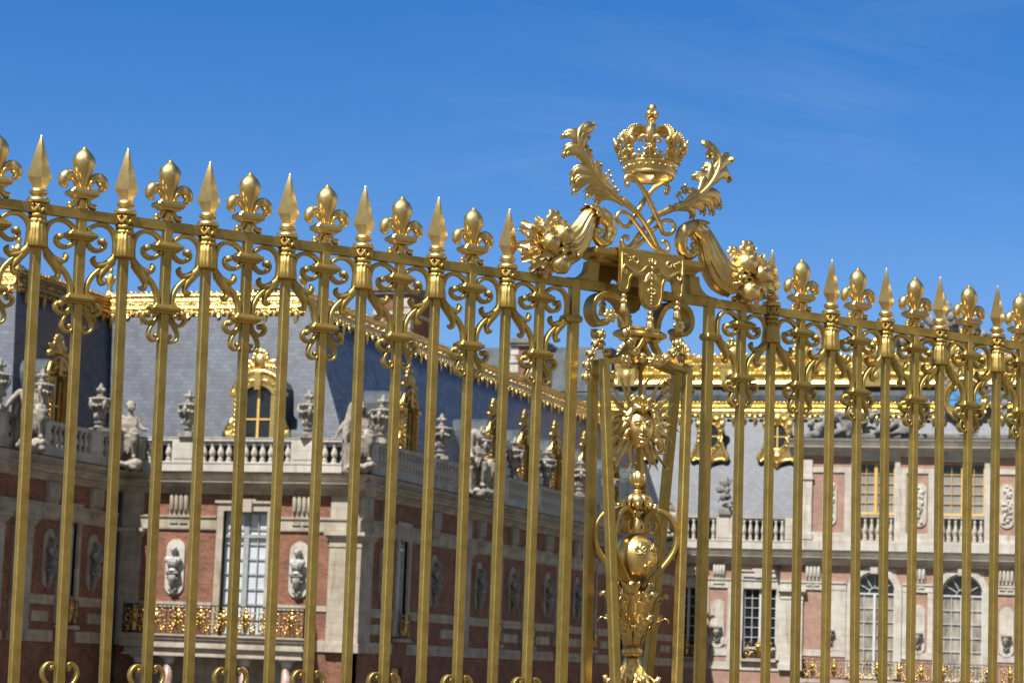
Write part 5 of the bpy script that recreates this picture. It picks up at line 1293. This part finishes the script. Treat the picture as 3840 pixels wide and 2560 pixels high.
urn((-52.15,125.4,zb), 'sunlit stone urn on the end-facade balustrade right of the gilded dormer', .92, .5)
urn((-63.35,115.8,zb), 'stone urn behind the draped statue at the left edge, before a gilded dormer', .92, .3)
urn((-63.35,122.45,zb), 'shaded stone urn on the left wing before dark slate near the inner corner', .92, .9)
urn((-63.35,111.3,zb), 'stone urn cut by the left picture edge on the left wing balustrade', .92)
for i, (y, t) in enumerate([(128.4,'stone urn close behind the veiled corner statue, before a grey lead dormer side'),(138.3,'pale stone urn on the court balustrade left of the second statue, before dark slate'),(145.8,'stone urn right beside the second statue on the court balustrade'),(152.7,'stone urn on the court balustrade between the first two of four golden dormers'),(159.9,'stone urn on the court balustrade between the second and third golden dormer of the row'),(168.0,'farthest visible stone urn on the court balustrade, just left of the gate pier'),(176.0,'small shaded stone urn far down the court balustrade behind the gate pier legs')]):
    urn((-48.95, y, zb), t, .95, .4*i)

def bust_mesh():
    m = MB()
    m.ball((0,-.10,1.02), .145,.175,.205,14,10); m.ball((0,.0,1.06), .165,.165,.17,12,8); m.tube([(0,0,.62),(0,-.03,.92)], [.14,.11], 10)
    m.ball((0,0,.45), .40,.24,.27,16,10); m.ball((0,-.05,.30), .34,.22,.22,14,8)
    for s in (-1,1): m.ball((s*.33,0,.50), .17,.17,.19,10,8); m.ball((s*.06,-.245,1.06),.035,.03,.02,6,4); m.ball((s*.15,-.02,1.0),.03,.05,.06,6,4)
    m.tube([(0,-.27,1.08),(0,-.31,.99)], [.025,.04], 6); m.ball((0,-.26,.90),.05,.04,.03,6,5)
    for k in range(14):
        a = 2*pi*k/14; m.ball((.15*cos(a), .02+.14*sin(a), 1.16), .06, n=6, m=5)
    for k in range(6): m.tube([(-.30+.1*k,-.18,.58),(-.22+.09*k,-.25,.40),(-.15+.06*k,-.20,.18)], .035, 5)
    a = bake_remesh('bust', m, .022, 1); a.materials.append(M['bust'])
    s = MB(); s.lathe([(.10,.20),(.09,.10),(.13,.05),(.20,.02),(.20,-.04),(.24,-.06),(.24,-.12)], 16); b = s.mesh('socle'); b.materials.append(M['bust'])
    return a, b
BA, BS = bust_mesh()
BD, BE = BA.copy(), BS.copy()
for q in (BD, BE): q.materials[0] = M['console']  # darker copies for busts on shaded walls; the shade is put into the colour
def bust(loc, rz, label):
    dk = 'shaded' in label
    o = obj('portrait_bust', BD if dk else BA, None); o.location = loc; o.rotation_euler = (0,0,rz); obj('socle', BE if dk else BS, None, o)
    return tag(o, label, 'bust', 'busts on wall brackets')
zc = 7.75-.24+.12
bust((-59.6,125.25-.34,zc), .15, 'sunlit white bust on its oval plaque left of the tall balcony window')
bust((-52.2,125.25-.34,zc), -.2, 'sunlit white bust on its oval plaque right of the tall balcony window')
WT = ['first','second','third','fourth','fifth','sixth','seventh']
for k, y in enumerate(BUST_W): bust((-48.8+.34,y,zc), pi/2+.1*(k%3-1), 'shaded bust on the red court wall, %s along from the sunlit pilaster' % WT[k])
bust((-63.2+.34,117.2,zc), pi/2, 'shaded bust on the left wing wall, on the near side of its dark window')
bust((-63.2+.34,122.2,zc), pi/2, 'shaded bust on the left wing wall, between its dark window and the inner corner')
def seated(name, label, loc, rz, sc=1.0, seed=0, arm_r='out', arm_l='lap', veil=False, wing_=False, turn=.0, mat='statue', lean=0.0):
    """seated draped stone figure, front -y, feet above a rocky base"""
    m = MB(); rr = random.Random(seed)
    H = Vector((.05+lean, -.10, 3.55))
    m.tube([(0,0,1.86),(lean*.4,-.02,2.25),(lean*.8,.0,2.62),(lean,.0,2.95)], [.42,.37,.43,.30], 14)
    for s in (-1,1):
        m.ball((s*.40+lean,.02,2.90), .20,.20,.19,10,8); m.ball((s*.20+lean*.8,-.26,2.62), .20,.16,.18,10,8)
        kx = s*.42+.10; m.tube([(s*.20,-.05,1.80),(s*.32,-.55,1.98),(kx,-.98,2.02)], [.32,.27,.21], 12)
        m.tube([(kx,-.98,2.02),(kx-.02*s,-.98,1.55),(kx-.05*s,-.86,1.02),(kx-.04*s,-.80,.80)], [.205,.20,.13,.11], 12)
        m.tube([(kx-.04*s,-.74,.74),(kx,-.95,.70),(kx+.02*s,-1.12,.66)], [.12,.11,.07], 8)
    m.tube([(lean,.0,2.98),(lean+.02,-.04,3.32)], [.19,.165], 10)
    d = Vector((sin(turn), -cos(turn), 0)); r_ = Vector((cos(turn), sin(turn), 0))
    m.ball(tuple(H), .245,.265,.30,14,10); m.ball(tuple(H-d*.06+Vector((0,0,.08))), .28,.28,.27,12,8)
    m.tube([tuple(H+d*.23+Vector((0,0,.05))), tuple(H+d*.33-Vector((0,0,.05)))], [.045,.07], 6); m.ball(tuple(H+d*.19-Vector((0,0,.15))), .10,.08,.06,8,6); m.ball(tuple(H+d*.15-Vector((0,0,.22))), .09,.09,.07,8,6)
    for k in range(16): a = 2*pi*k/16; m.ball(tuple(H-d*.05+r_*(.26*cos(a))+Vector((0,.02,.10+.20*abs(sin(a))))), .085, n=6, m=5)
    def arm(s, kind):
        sh = (s*.46+lean,.0,2.88)
        P = {'out':[sh,(s*.68+lean,-.22,2.42),(s*.98+lean,-.62,2.26),(s*1.14+lean,-.80,2.26)], 'lap':[sh,(s*.62+lean,-.12,2.42),(s*.34,-.55,2.20),(s*.10,-.72,2.20)],
             'back':[sh,(s*.78+lean,.05,2.55),(s*1.05+lean,.10,2.15),(s*1.12+lean,.05,1.98)], 'up':[sh,(s*.80+lean,-.05,2.95),(s*.85+lean,-.20,3.45),(s*.84+lean,-.22,3.65)]}[kind]
        m.tube(P, [.17,.145,.11,.07], 10); e = Vector(P[-1]); q = (e-Vector(P[-2])).normalized()
        for f in (-1.5,-.5,.5,1.5): m.tube([tuple(e), tuple(e+q*.12+Vector((.03*f,0,.02*f))), tuple(e+q*.20+Vector((.035*f,0,.015*f-.03)))], [.05,.035,.02], 6)
        m.tube([tuple(e), tuple(e+Vector((0,.0,.09))+q*.06)], [.05,.025], 6)
    arm(1, arm_r); arm(-1, arm_l)
    body = bake_remesh(name, m, .045, 2, .03, .18); body.materials.append(M[mat])
    o = obj(name, body, None); o.location = loc; o.rotation_euler = (0,0,rz); o.scale = (sc,)*3
    c = MB()
    for sgn in (1, -1):                                    # cloth wrapped over each thigh, then falling between the knees
        for k in range(4):
            y = -.18-.24*k; x = sgn*(.24+.075*k)
            c.tube([(x-sgn*.26, y, 1.86), (x-sgn*.10, y-.02, 2.20), (x+sgn*.10, y-.03, 2.22), (x+sgn*.27, y-.02, 1.98), (x+sgn*.30, y+.06, 1.62)], [.05,.075,.08,.07,.04], 7)
    for k in range(6):
        x = -.26+.115*k; c.tube([(x*.7+.05,-.55,2.00),(x+.06,-.92,1.86-.25*abs(x)),(x*1.1+.06,-.94,1.35),(x*1.25+rr.uniform(-.05,.08),-.90,.92-.15*rr.random())], [.07,.075,.07,.035], 7)
    for k in range(7):
        x = -.42+.14*k; c.tube([(x+lean,-.22,2.92-.1*abs(x)),(x*.9+.06+lean*.8,-.40,2.55),(x*.8+.1,-.34,2.1)], [.05,.075,.07], 7)
    for k in range(6): c.tube([(-.50+lean,.10,2.95-.05*k),(-.62,.18,2.4-.05*k),(-.66+.05*k,.10,1.75),(-.70+.12*k,-.15,1.15)], [.08,.11,.13,.10], 7)
    if veil: c.tube([(lean,.10,3.92),(-.34+lean,.06,3.60),(-.46+lean,.05,3.0),(-.62,.0,2.3),(-.68,-.05,1.7)], [.16,.22,.24,.24,.18], 10); c.ball((lean,.06,3.70), .31,.30,.30,12,8); c.tube([(.30+lean,.05,3.7),(.40+lean,.05,3.2),(.46,.05,2.8)], [.10,.14,.12], 8)
    if wing_:
        for k in range(6): c.tube([(.30,.25,2.7),(.52+.07*k,.35,3.1-.10*k),(.72+.10*k,.40,3.5-.36*k)], [.12,.11,.03], 7)
    dm = bake_remesh('drapery', c, .042, 2, .03, .14); dm.materials.append(M[mat]); obj('drapery', dm, None, o)
    b = MB(); b.box(-.75,.75,-.35,.55,.0,1.78)
    for k in range(16): b.ball((rr.uniform(-.8,.8), rr.uniform(-1.0,-.2), rr.uniform(.08,.42)), rr.uniform(.18,.36), rr.uniform(.18,.34), rr.uniform(.14,.30), 9, 7)
    b.tube([(.2,-.9,.35),(.6,-1.05,.45),(.9,-.8,.30)], [.16,.2,.1], 8); b.tube([(-.7,-.9,.2),(-.2,-1.1,.32),(.3,-1.15,.25)], [.12,.18,.12], 8)
    bmh = bake_remesh('rocky_seat', b, .06, 2, .06, .2); bmh.materials.append(M[mat]); obj('rocky_seat', bmh, None, o)
    return tag(o, label, 'statue', 'seated stone figures on the roof balustrades')
seated('seated_statue', 'sunlit seated statue with curly hair and outstretched hand at the inner corner balustrade', (-62.55,124.6,13.0), .25, 1.0, 1, 'out', 'lap', turn=.8)
seated('seated_statue', 'veiled seated statue with a pointed wing at the sunlit outer corner of the end facade', (-48.95,124.75,13.0), .55, 1.02, 2, 'lap', 'back', veil=True, wing_=True, turn=.5)
seated('seated_statue', 'draped seated statue at the left picture edge, leaning with one arm stretched left', (-62.55,113.3,13.0), .55, 1.05, 3, 'lap', 'back', turn=.2, lean=-.15)
seated('seated_statue', 'partly shaded seated statue with a long bare leg midway along the court balustrade', (-48.1,142.2,13.0), 1.2, 1.05, 4, 'lap', 'out', veil=True, turn=.2)
seated('seated_statue', 'small stone figure behind the gate pier, against pale slate at the court end', (-48.9,192.5,13.3), .9, 1.0, 6, 'out', 'lap', turn=-.4)
def trophy(label, loc, sc, seed, name='stone_trophy'):
    m = MB(); rr = random.Random(seed); m.box(-.5,.5,-.4,.4,0,.5)
    for k in range(22): m.ball((rr.gauss(0,.28), rr.gauss(0,.2), .5+2.3*rr.random()), rr.uniform(.14,.30), rr.uniform(.12,.26), rr.uniform(.14,.34), 8, 6)
    m.ball((0,0,2.9),.2,.2,.26,8,6); m.tube([(-.7,0,1.0),(.5,0,2.9)], .08, 6); m.tube([(.7,0,1.0),(-.5,0,2.8)], .08, 6)
    a = bake_remesh(name, m, .06, 1, .05, .2); a.materials.append(M['sculpt']); o = obj(name, a, None); o.location = loc; o.scale = (sc,)*3
    return tag(o, label, 'stone trophy')
trophy('slender grey stone trophy on the balustrade before pale slate, right of the gate pier', (-45.3,198.3,15.75), 1.02, 3)

# pediment group with the clock
pg = MB(); rr = random.Random(12)
def figure(m, cx, s, y=0, z0=0.0):
    """reclining colossal figure leaning towards the clock; s = direction of the head"""
    P = lambda a, b, c: (cx+s*a, y+b, z0+c)
    m.tube([P(0,0,.55),P(.7,-.05,1.15),P(1.15,.0,1.85)], [.55,.55,.45], 12); m.ball(P(1.35,-.05,2.55), .32,.32,.38,12,8); m.tube([P(1.2,0,2.0),P(1.3,0,2.35)], .2, 8)
    m.tube([P(0,-.1,.55),P(-1.0,-.35,1.05),P(-1.7,-.3,.45)], [.40,.32,.22], 10); m.tube([P(-1.7,-.3,.45),P(-2.5,-.3,.25),P(-2.8,-.4,.2)], [.24,.18,.12], 10); m.tube([P(0,.1,.5),P(-1.2,.1,.55),P(-2.3,.0,.3)], [.38,.3,.18], 10)
    m.tube([P(1.0,-.2,1.9),P(.7,-.6,1.3),P(1.2,-.7,.9)], [.2,.17,.12], 9); m.tube([P(1.2,.0,1.9),P(1.9,-.2,1.9),P(2.4,-.25,2.3)], [.2,.16,.11], 9)
    for k in range(12): m.tube([P(rr.uniform(-.3,.9),-.35,rr.uniform(.7,1.5)),P(rr.uniform(-.8,.5),-.55,rr.uniform(.4,.8)),P(rr.uniform(-1.6,.2),-.55,.12)], [.09,.13,.08], 7)
CLX, CLZ = -25.78, 25.15
for s, cx in ((1,-30.2),(-1,-21.4)): figure(pg, cx, s, 0, .25)
for s, cx, k in ((1,-34.2,.6),(-1,-18.2,.6)):
    for q in range(46):
        t = rr.random(); pg.ball((cx+s*rr.uniform(-4.2,2.0), rr.uniform(-.4,.4), rr.uniform(.1,.4)+(2.3*rr.random())*max(.25, 1-abs(rr.gauss(0,.5)))), rr.uniform(.22,.5), rr.uniform(.2,.4), rr.uniform(.18,.42), 8, 6)
    for q in range(7): pg.tube([(cx+s*rr.uniform(-4,-.5),-.2,.2),(cx+s*rr.uniform(-3,1),-.4,1.0+rr.random()),(cx+s*rr.uniform(-1,2),-.2,1.2+1.2*rr.random())], [.22,.18,.08], 7)
for k in range(30): a = 2*pi*k/30; pg.ball((CLX+2.05*cos(a)+rr.uniform(-.1,.1), .1, CLZ-22.03+2.05*sin(a)), rr.uniform(.2,.36), .3, rr.uniform(.2,.36), 7, 5) if CLZ-22.03+2.05*sin(a) > 0 else None
pg.box(-39.2,-12,-.1,.5,0,.42)
a = bake_remesh('pediment_sculpture', pg, .075, 2, .07, .3); a.materials.append(M['sculpt'])
po = obj('pediment_sculpture', a, None); po.location = (0,197.3,22.03)
tag(po, 'grey stone reclining figures and trophies framing the blue clock on the attic cornice', 'sculpture')
ck = MB(); N = 36; TCK = lambda p: (CLX+p[0], 196.75-p[1], CLZ+p[2])
ck.T = TCK
for rad, w, y in ((1.62,.20,.12),(1.36,.10,.10)): ck.tube([(rad*cos(2*pi*k/N), y, rad*1.0*sin(2*pi*k/N)) for k in range(N+1)], w, 8)
clk = obj('tower_clock', ck, M['gold_roof']); tag(clk, 'round clock with blue dial, golden sun rays and gilded rim among grey stone figures', 'clock')
f = MB(TCK); f.prism([(1.55*cos(2*pi*k/N), 1.55*sin(2*pi*k/N)) for k in range(N)], lambda a, b, c: (a, c, b), -.3, .05); obj('dial', f, M['enamel'], clk)
f = MB(TCK); f.ball((0,.08,0), .42, .10, .42, 14, 8)
for k in range(24):
    a = 2*pi*k/24; L = .95 if k % 2 == 0 else .72; b = .05; f.prism([(.36*cos(a-b*2), .36*sin(a-b*2)),(L*cos(a), L*sin(a)),(.36*cos(a+b*2), .36*sin(a+b*2))], lambda p, q, c: (p, c, q), .055, .10)
obj('sunburst', f, M['gold_roof'], clk)
ROM = ['XII','I','II','III','IIII','V','VI','VII','VIII','IX','X','XI']
for k, tx in enumerate(ROM):
    f = MB(TCK)
    a = pi/2-2*pi*k/12; n = len(tx); rad = Vector((cos(a), sin(a))); tan = Vector((sin(a), -cos(a)))
    for j, chx in enumerate(tx):
        o_ = rad*1.14 + tan*((j-(n-1)/2)*.085)
        def stroke(p, q, w=.016):
            A = o_+tan*p[0]+rad*p[1]; B = o_+tan*q[0]+rad*q[1]; d = (B-A).normalized(); nn = Vector((-d.y, d.x))*w
            f.prism([tuple(A+nn), tuple(A-nn), tuple(B-nn), tuple(B+nn)], lambda a_, b_, c: (a_, c, b_), .052, .085)
        if chx == 'I': stroke((0,-.11),(0,.11))
        elif chx == 'V': stroke((-.035,.11),(0,-.11)); stroke((.035,.11),(0,-.11))
        else: stroke((-.035,.11),(.035,-.11)); stroke((.035,.11),(-.035,-.11))
    obj('numeral', f, M['gold_roof'], clk)

# trophy group crowning the roof ridge
tg = MB(); rr = random.Random(21)
for k in range(70):
    x = rr.uniform(-3.4,3.4); hmax = max(.5, 3.4*(1-abs(x)/3.9)) ; tg.ball((x, rr.uniform(-.5,.5), rr.uniform(0,hmax)), rr.uniform(.25,.5), rr.uniform(.2,.4), rr.uniform(.22,.5), 8, 6)
for k in range(10):
    x = rr.uniform(-2.4,2.4); tg.tube([(x*.4,0,.4),(x,-.1,1.8),(x*1.35,0,3.0*(1-abs(x)/5)+.3)], [.25,.2,.06], 7)
a = bake_remesh('roof_sculpture', tg, .08, 1, .08, .3); a.materials.append(M['sculpt']); o = obj('roof_sculpture', a, None); o.location = (-29.1,206.5,31.0); o.scale = (1.1,1,1.2)
tag(o, 'grey jagged trophy sculpture crowning the roof ridge behind the railing spears at right', 'sculpture')
trophy('small grey trophy standing alone on the far roof ridge behind the right railing', (-39.3,206.3,30.4), .75, 8)
# unseen blocks added right of the view, only for the gilding to reflect
ow = empty('palace_wing', (48, 40, 0)); tag(ow, 'unseen brick wing and added pale wall on the right, for the gilding to reflect', 'palace wing')
rw = MB(lambda p: (35-.6*p[1]+.8*p[0], 14+.8*p[1]+.6*p[0], p[2])); rw.box(0, 10, 0, 34, 0, 15); sub('wall', rw, 'stone_pale', ow)  # added pale wall, turned to the sun to brighten the gilding's reflections
rw = MB(); rw.box(30, 60, -90, 3, 0, 14); sub('brickwork', rw, 'brick', ow)
rw = MB(); rw.loft([[(30.5,-89,14),(60,-89,14),(60,3,14),(30.5,3,14)],[(34,-86,22),(58,-86,22),(58,2,22),(34,2,22)]]); sub('roof', rw, 'slate', ow)
rw = MB()
for k in range(16):
    y = -88+6*k; rw.box(29.85,30,y,y+1.6,.5,13.4)
sub('stone_dressing', rw, 'stone', ow); fix_world(ow)
# ================================================================== GROUND, SKY, LIGHT, CAMERA
g = MB(); g.v = [(-2500,-2500,0),(2500,-2500,0),(2500,2500,0),(-2500,2500,0)]; g.f = [(0,1,2,3)]; g.s = [False]
tag(obj('courtyard', g, M['cobble']), 'paved palace courtyard', None, None, 'structure')

SUN_AZ, SUN_EL = radians(17), radians(57)                  # azimuth: left of straight in front of the facades
to_sun = Vector((-sin(SUN_AZ)*cos(SUN_EL), -cos(SUN_AZ)*cos(SUN_EL), sin(SUN_EL)))
sl = bpy.data.lights.new('sun', 'SUN'); sl.energy = 5.0; sl.angle = radians(.53); sl.color = (1, .955, .88)
so = bpy.data.objects.new('sun', sl); COL.objects.link(so); so.rotation_euler = to_sun.to_track_quat('Z', 'Y').to_euler()
w = bpy.data.worlds.new('World'); scene.world = w; w.use_nodes = True; nt = w.node_tree
bg = nt.nodes['Background']
sky = nt.nodes.new('ShaderNodeTexSky'); sky.sky_type = 'NISHITA'; sky.sun_disc = False
sky.sun_elevation = SUN_EL; sky.sun_rotation = atan2(to_sun.x, to_sun.y); sky.altitude = 150; sky.air_density = 1.0; sky.dust_density = .1; sky.ozone_density = 2.5
# thin cirrus streaks
tc = nt.nodes.new('ShaderNodeTexCoord')
def wisps(along, across, sa, sc, seed, lo, hi, top):
    cb = nd(nt, 'ShaderNodeCombineXYZ')
    for i, (ax, k) in enumerate(((along, sa), (across, sc))):
        d = nd(nt, 'ShaderNodeVectorMath', operation='DOT_PRODUCT'); nt.links.new(tc.outputs['Generated'], d.inputs[0]); d.inputs[1].default_value = tuple(Vector(ax).normalized()*k); nt.links.new(d.outputs['Value'], cb.inputs[i])
    cb.inputs[2].default_value = seed
    n = nd(nt, 'ShaderNodeTexNoise', Scale=1.0, Detail=9, Roughness=.66, Distortion=.45); nt.links.new(cb.outputs[0], n.inputs['Vector'])
    m = nd(nt, 'ShaderNodeTexNoise', Scale=5.0, Detail=2); nt.links.new(tc.outputs['Generated'], m.inputs['Vector'])
    r1 = ramp(nt, [(lo, (0,0,0)), (hi, (top,)*3)]); nt.links.new(n.outputs['Fac'], r1.inputs[0])
    r2 = ramp(nt, [(.40, (0,0,0)), (.62, (1,1,1))]); nt.links.new(m.outputs['Fac'], r2.inputs[0])
    q = nd(nt, 'ShaderNodeMath', operation='MULTIPLY'); nt.links.new(r1.outputs[0], q.inputs[0]); nt.links.new(r2.outputs[0], q.inputs[1]); return q.outputs[0]
wa = wisps((.95,.30,-.22), (.2,-.1,.97), 5.0, 34.0, 1.7, .50, .82, .13); wb = wisps((.95,.30,.15), (-.14,-.17,.97), 4.0, 40.0, 6.2, .50, .82, .15)
rp = nd(nt, 'ShaderNodeMath', operation='MAXIMUM'); nt.links.new(wa, rp.inputs[0]); nt.links.new(wb, rp.inputs[1])
mx = nd(nt, 'ShaderNodeMix', data_type='RGBA'); nt.links.new(rp.outputs[0], mx.inputs[0])
hs = nd(nt, 'ShaderNodeHueSaturation', Saturation=1.45, Value=1.0); nt.links.new(sky.outputs[0], hs.inputs['Color'])
tn = nd(nt, 'ShaderNodeMix', data_type='RGBA', blend_type='MULTIPLY'); tn.inputs[0].default_value = 1; tn.inputs[7].default_value = (1.06, 1.00, 1.25, 1)
nt.links.new(hs.outputs[0], tn.inputs[6])
# the clear sky opposite the sun is deepest and strongest in blue
d2 = nd(nt, 'ShaderNodeVectorMath', operation='DOT_PRODUCT'); nt.links.new(tc.outputs['Generated'], d2.inputs[0]); d2.inputs[1].default_value = tuple(Vector((-.25,.93,.27)).normalized())
m2 = nd(nt, 'ShaderNodeMapRange', interpolation_type='SMOOTHSTEP'); m2.inputs['From Min'].default_value = .0; m2.inputs['From Max'].default_value = .92; m2.inputs['To Min'].default_value = .98; m2.inputs['To Max'].default_value = 1.36
nt.links.new(d2.outputs['Value'], m2.inputs['Value']); nt.links.new(m2.outputs[0], hs.inputs['Value'])
for sock, lo_, hi_ in ((hs.inputs['Saturation'], .95, 1.45), (tn.inputs[0], 0.0, 1.0)):
    m3 = nd(nt, 'ShaderNodeMapRange', interpolation_type='SMOOTHSTEP'); m3.inputs['From Min'].default_value = .2; m3.inputs['From Max'].default_value = .9; m3.inputs['To Min'].default_value = lo_; m3.inputs['To Max'].default_value = hi_
    nt.links.new(d2.outputs['Value'], m3.inputs['Value']); nt.links.new(m3.outputs[0], sock)
# the wide pale glow of the sky around the sun, behind the photographer
dt = nd(nt, 'ShaderNodeVectorMath', operation='DOT_PRODUCT'); nt.links.new(tc.outputs['Generated'], dt.inputs[0]); dt.inputs[1].default_value = tuple(to_sun)
mr = nd(nt, 'ShaderNodeMapRange', interpolation_type='SMOOTHSTEP'); mr.inputs['From Min'].default_value = .25; mr.inputs['From Max'].default_value = 1.0; mr.inputs['To Max'].default_value = .55
nt.links.new(dt.outputs['Value'], mr.inputs['Value'])
gl_ = nd(nt, 'ShaderNodeMix', data_type='RGBA'); nt.links.new(mr.outputs[0], gl_.inputs[0]); nt.links.new(tn.outputs[2], gl_.inputs[6]); gl_.inputs[7].default_value = (6.0, 5.6, 4.9, 1)
nt.links.new(gl_.outputs[2], mx.inputs[6]); mx.inputs[7].default_value = (8.0, 9.5, 11.5, 1)
nt.links.new(mx.outputs[2], bg.inputs['Color']); bg.inputs['Strength'].default_value = .046

cam = bpy.data.cameras.new('camera'); co = bpy.data.objects.new('camera', cam); COL.objects.link(co)
r_, u_, w_ = Vector((.95222,.30323,.03646)), Vector((.00451,-.1333,.99106)), Vector((-.30538,.94355,.1283))
R = Matrix((r_, u_, -w_)).transposed().to_4x4(); R.translation = (0, 0, EYE); co.matrix_world = R
cam.sensor_width = 36; cam.lens = 87.092; cam.clip_start = .5; cam.clip_end = 6000
cam.dof.use_dof = True; cam.dof.focus_distance = 13.3; cam.dof.aperture_fstop = 7.6
scene.camera = co
scene.view_settings.view_transform = 'Standard'; scene.view_settings.look = 'None'; scene.view_settings.exposure = 0.62; scene.view_settings.gamma = 1
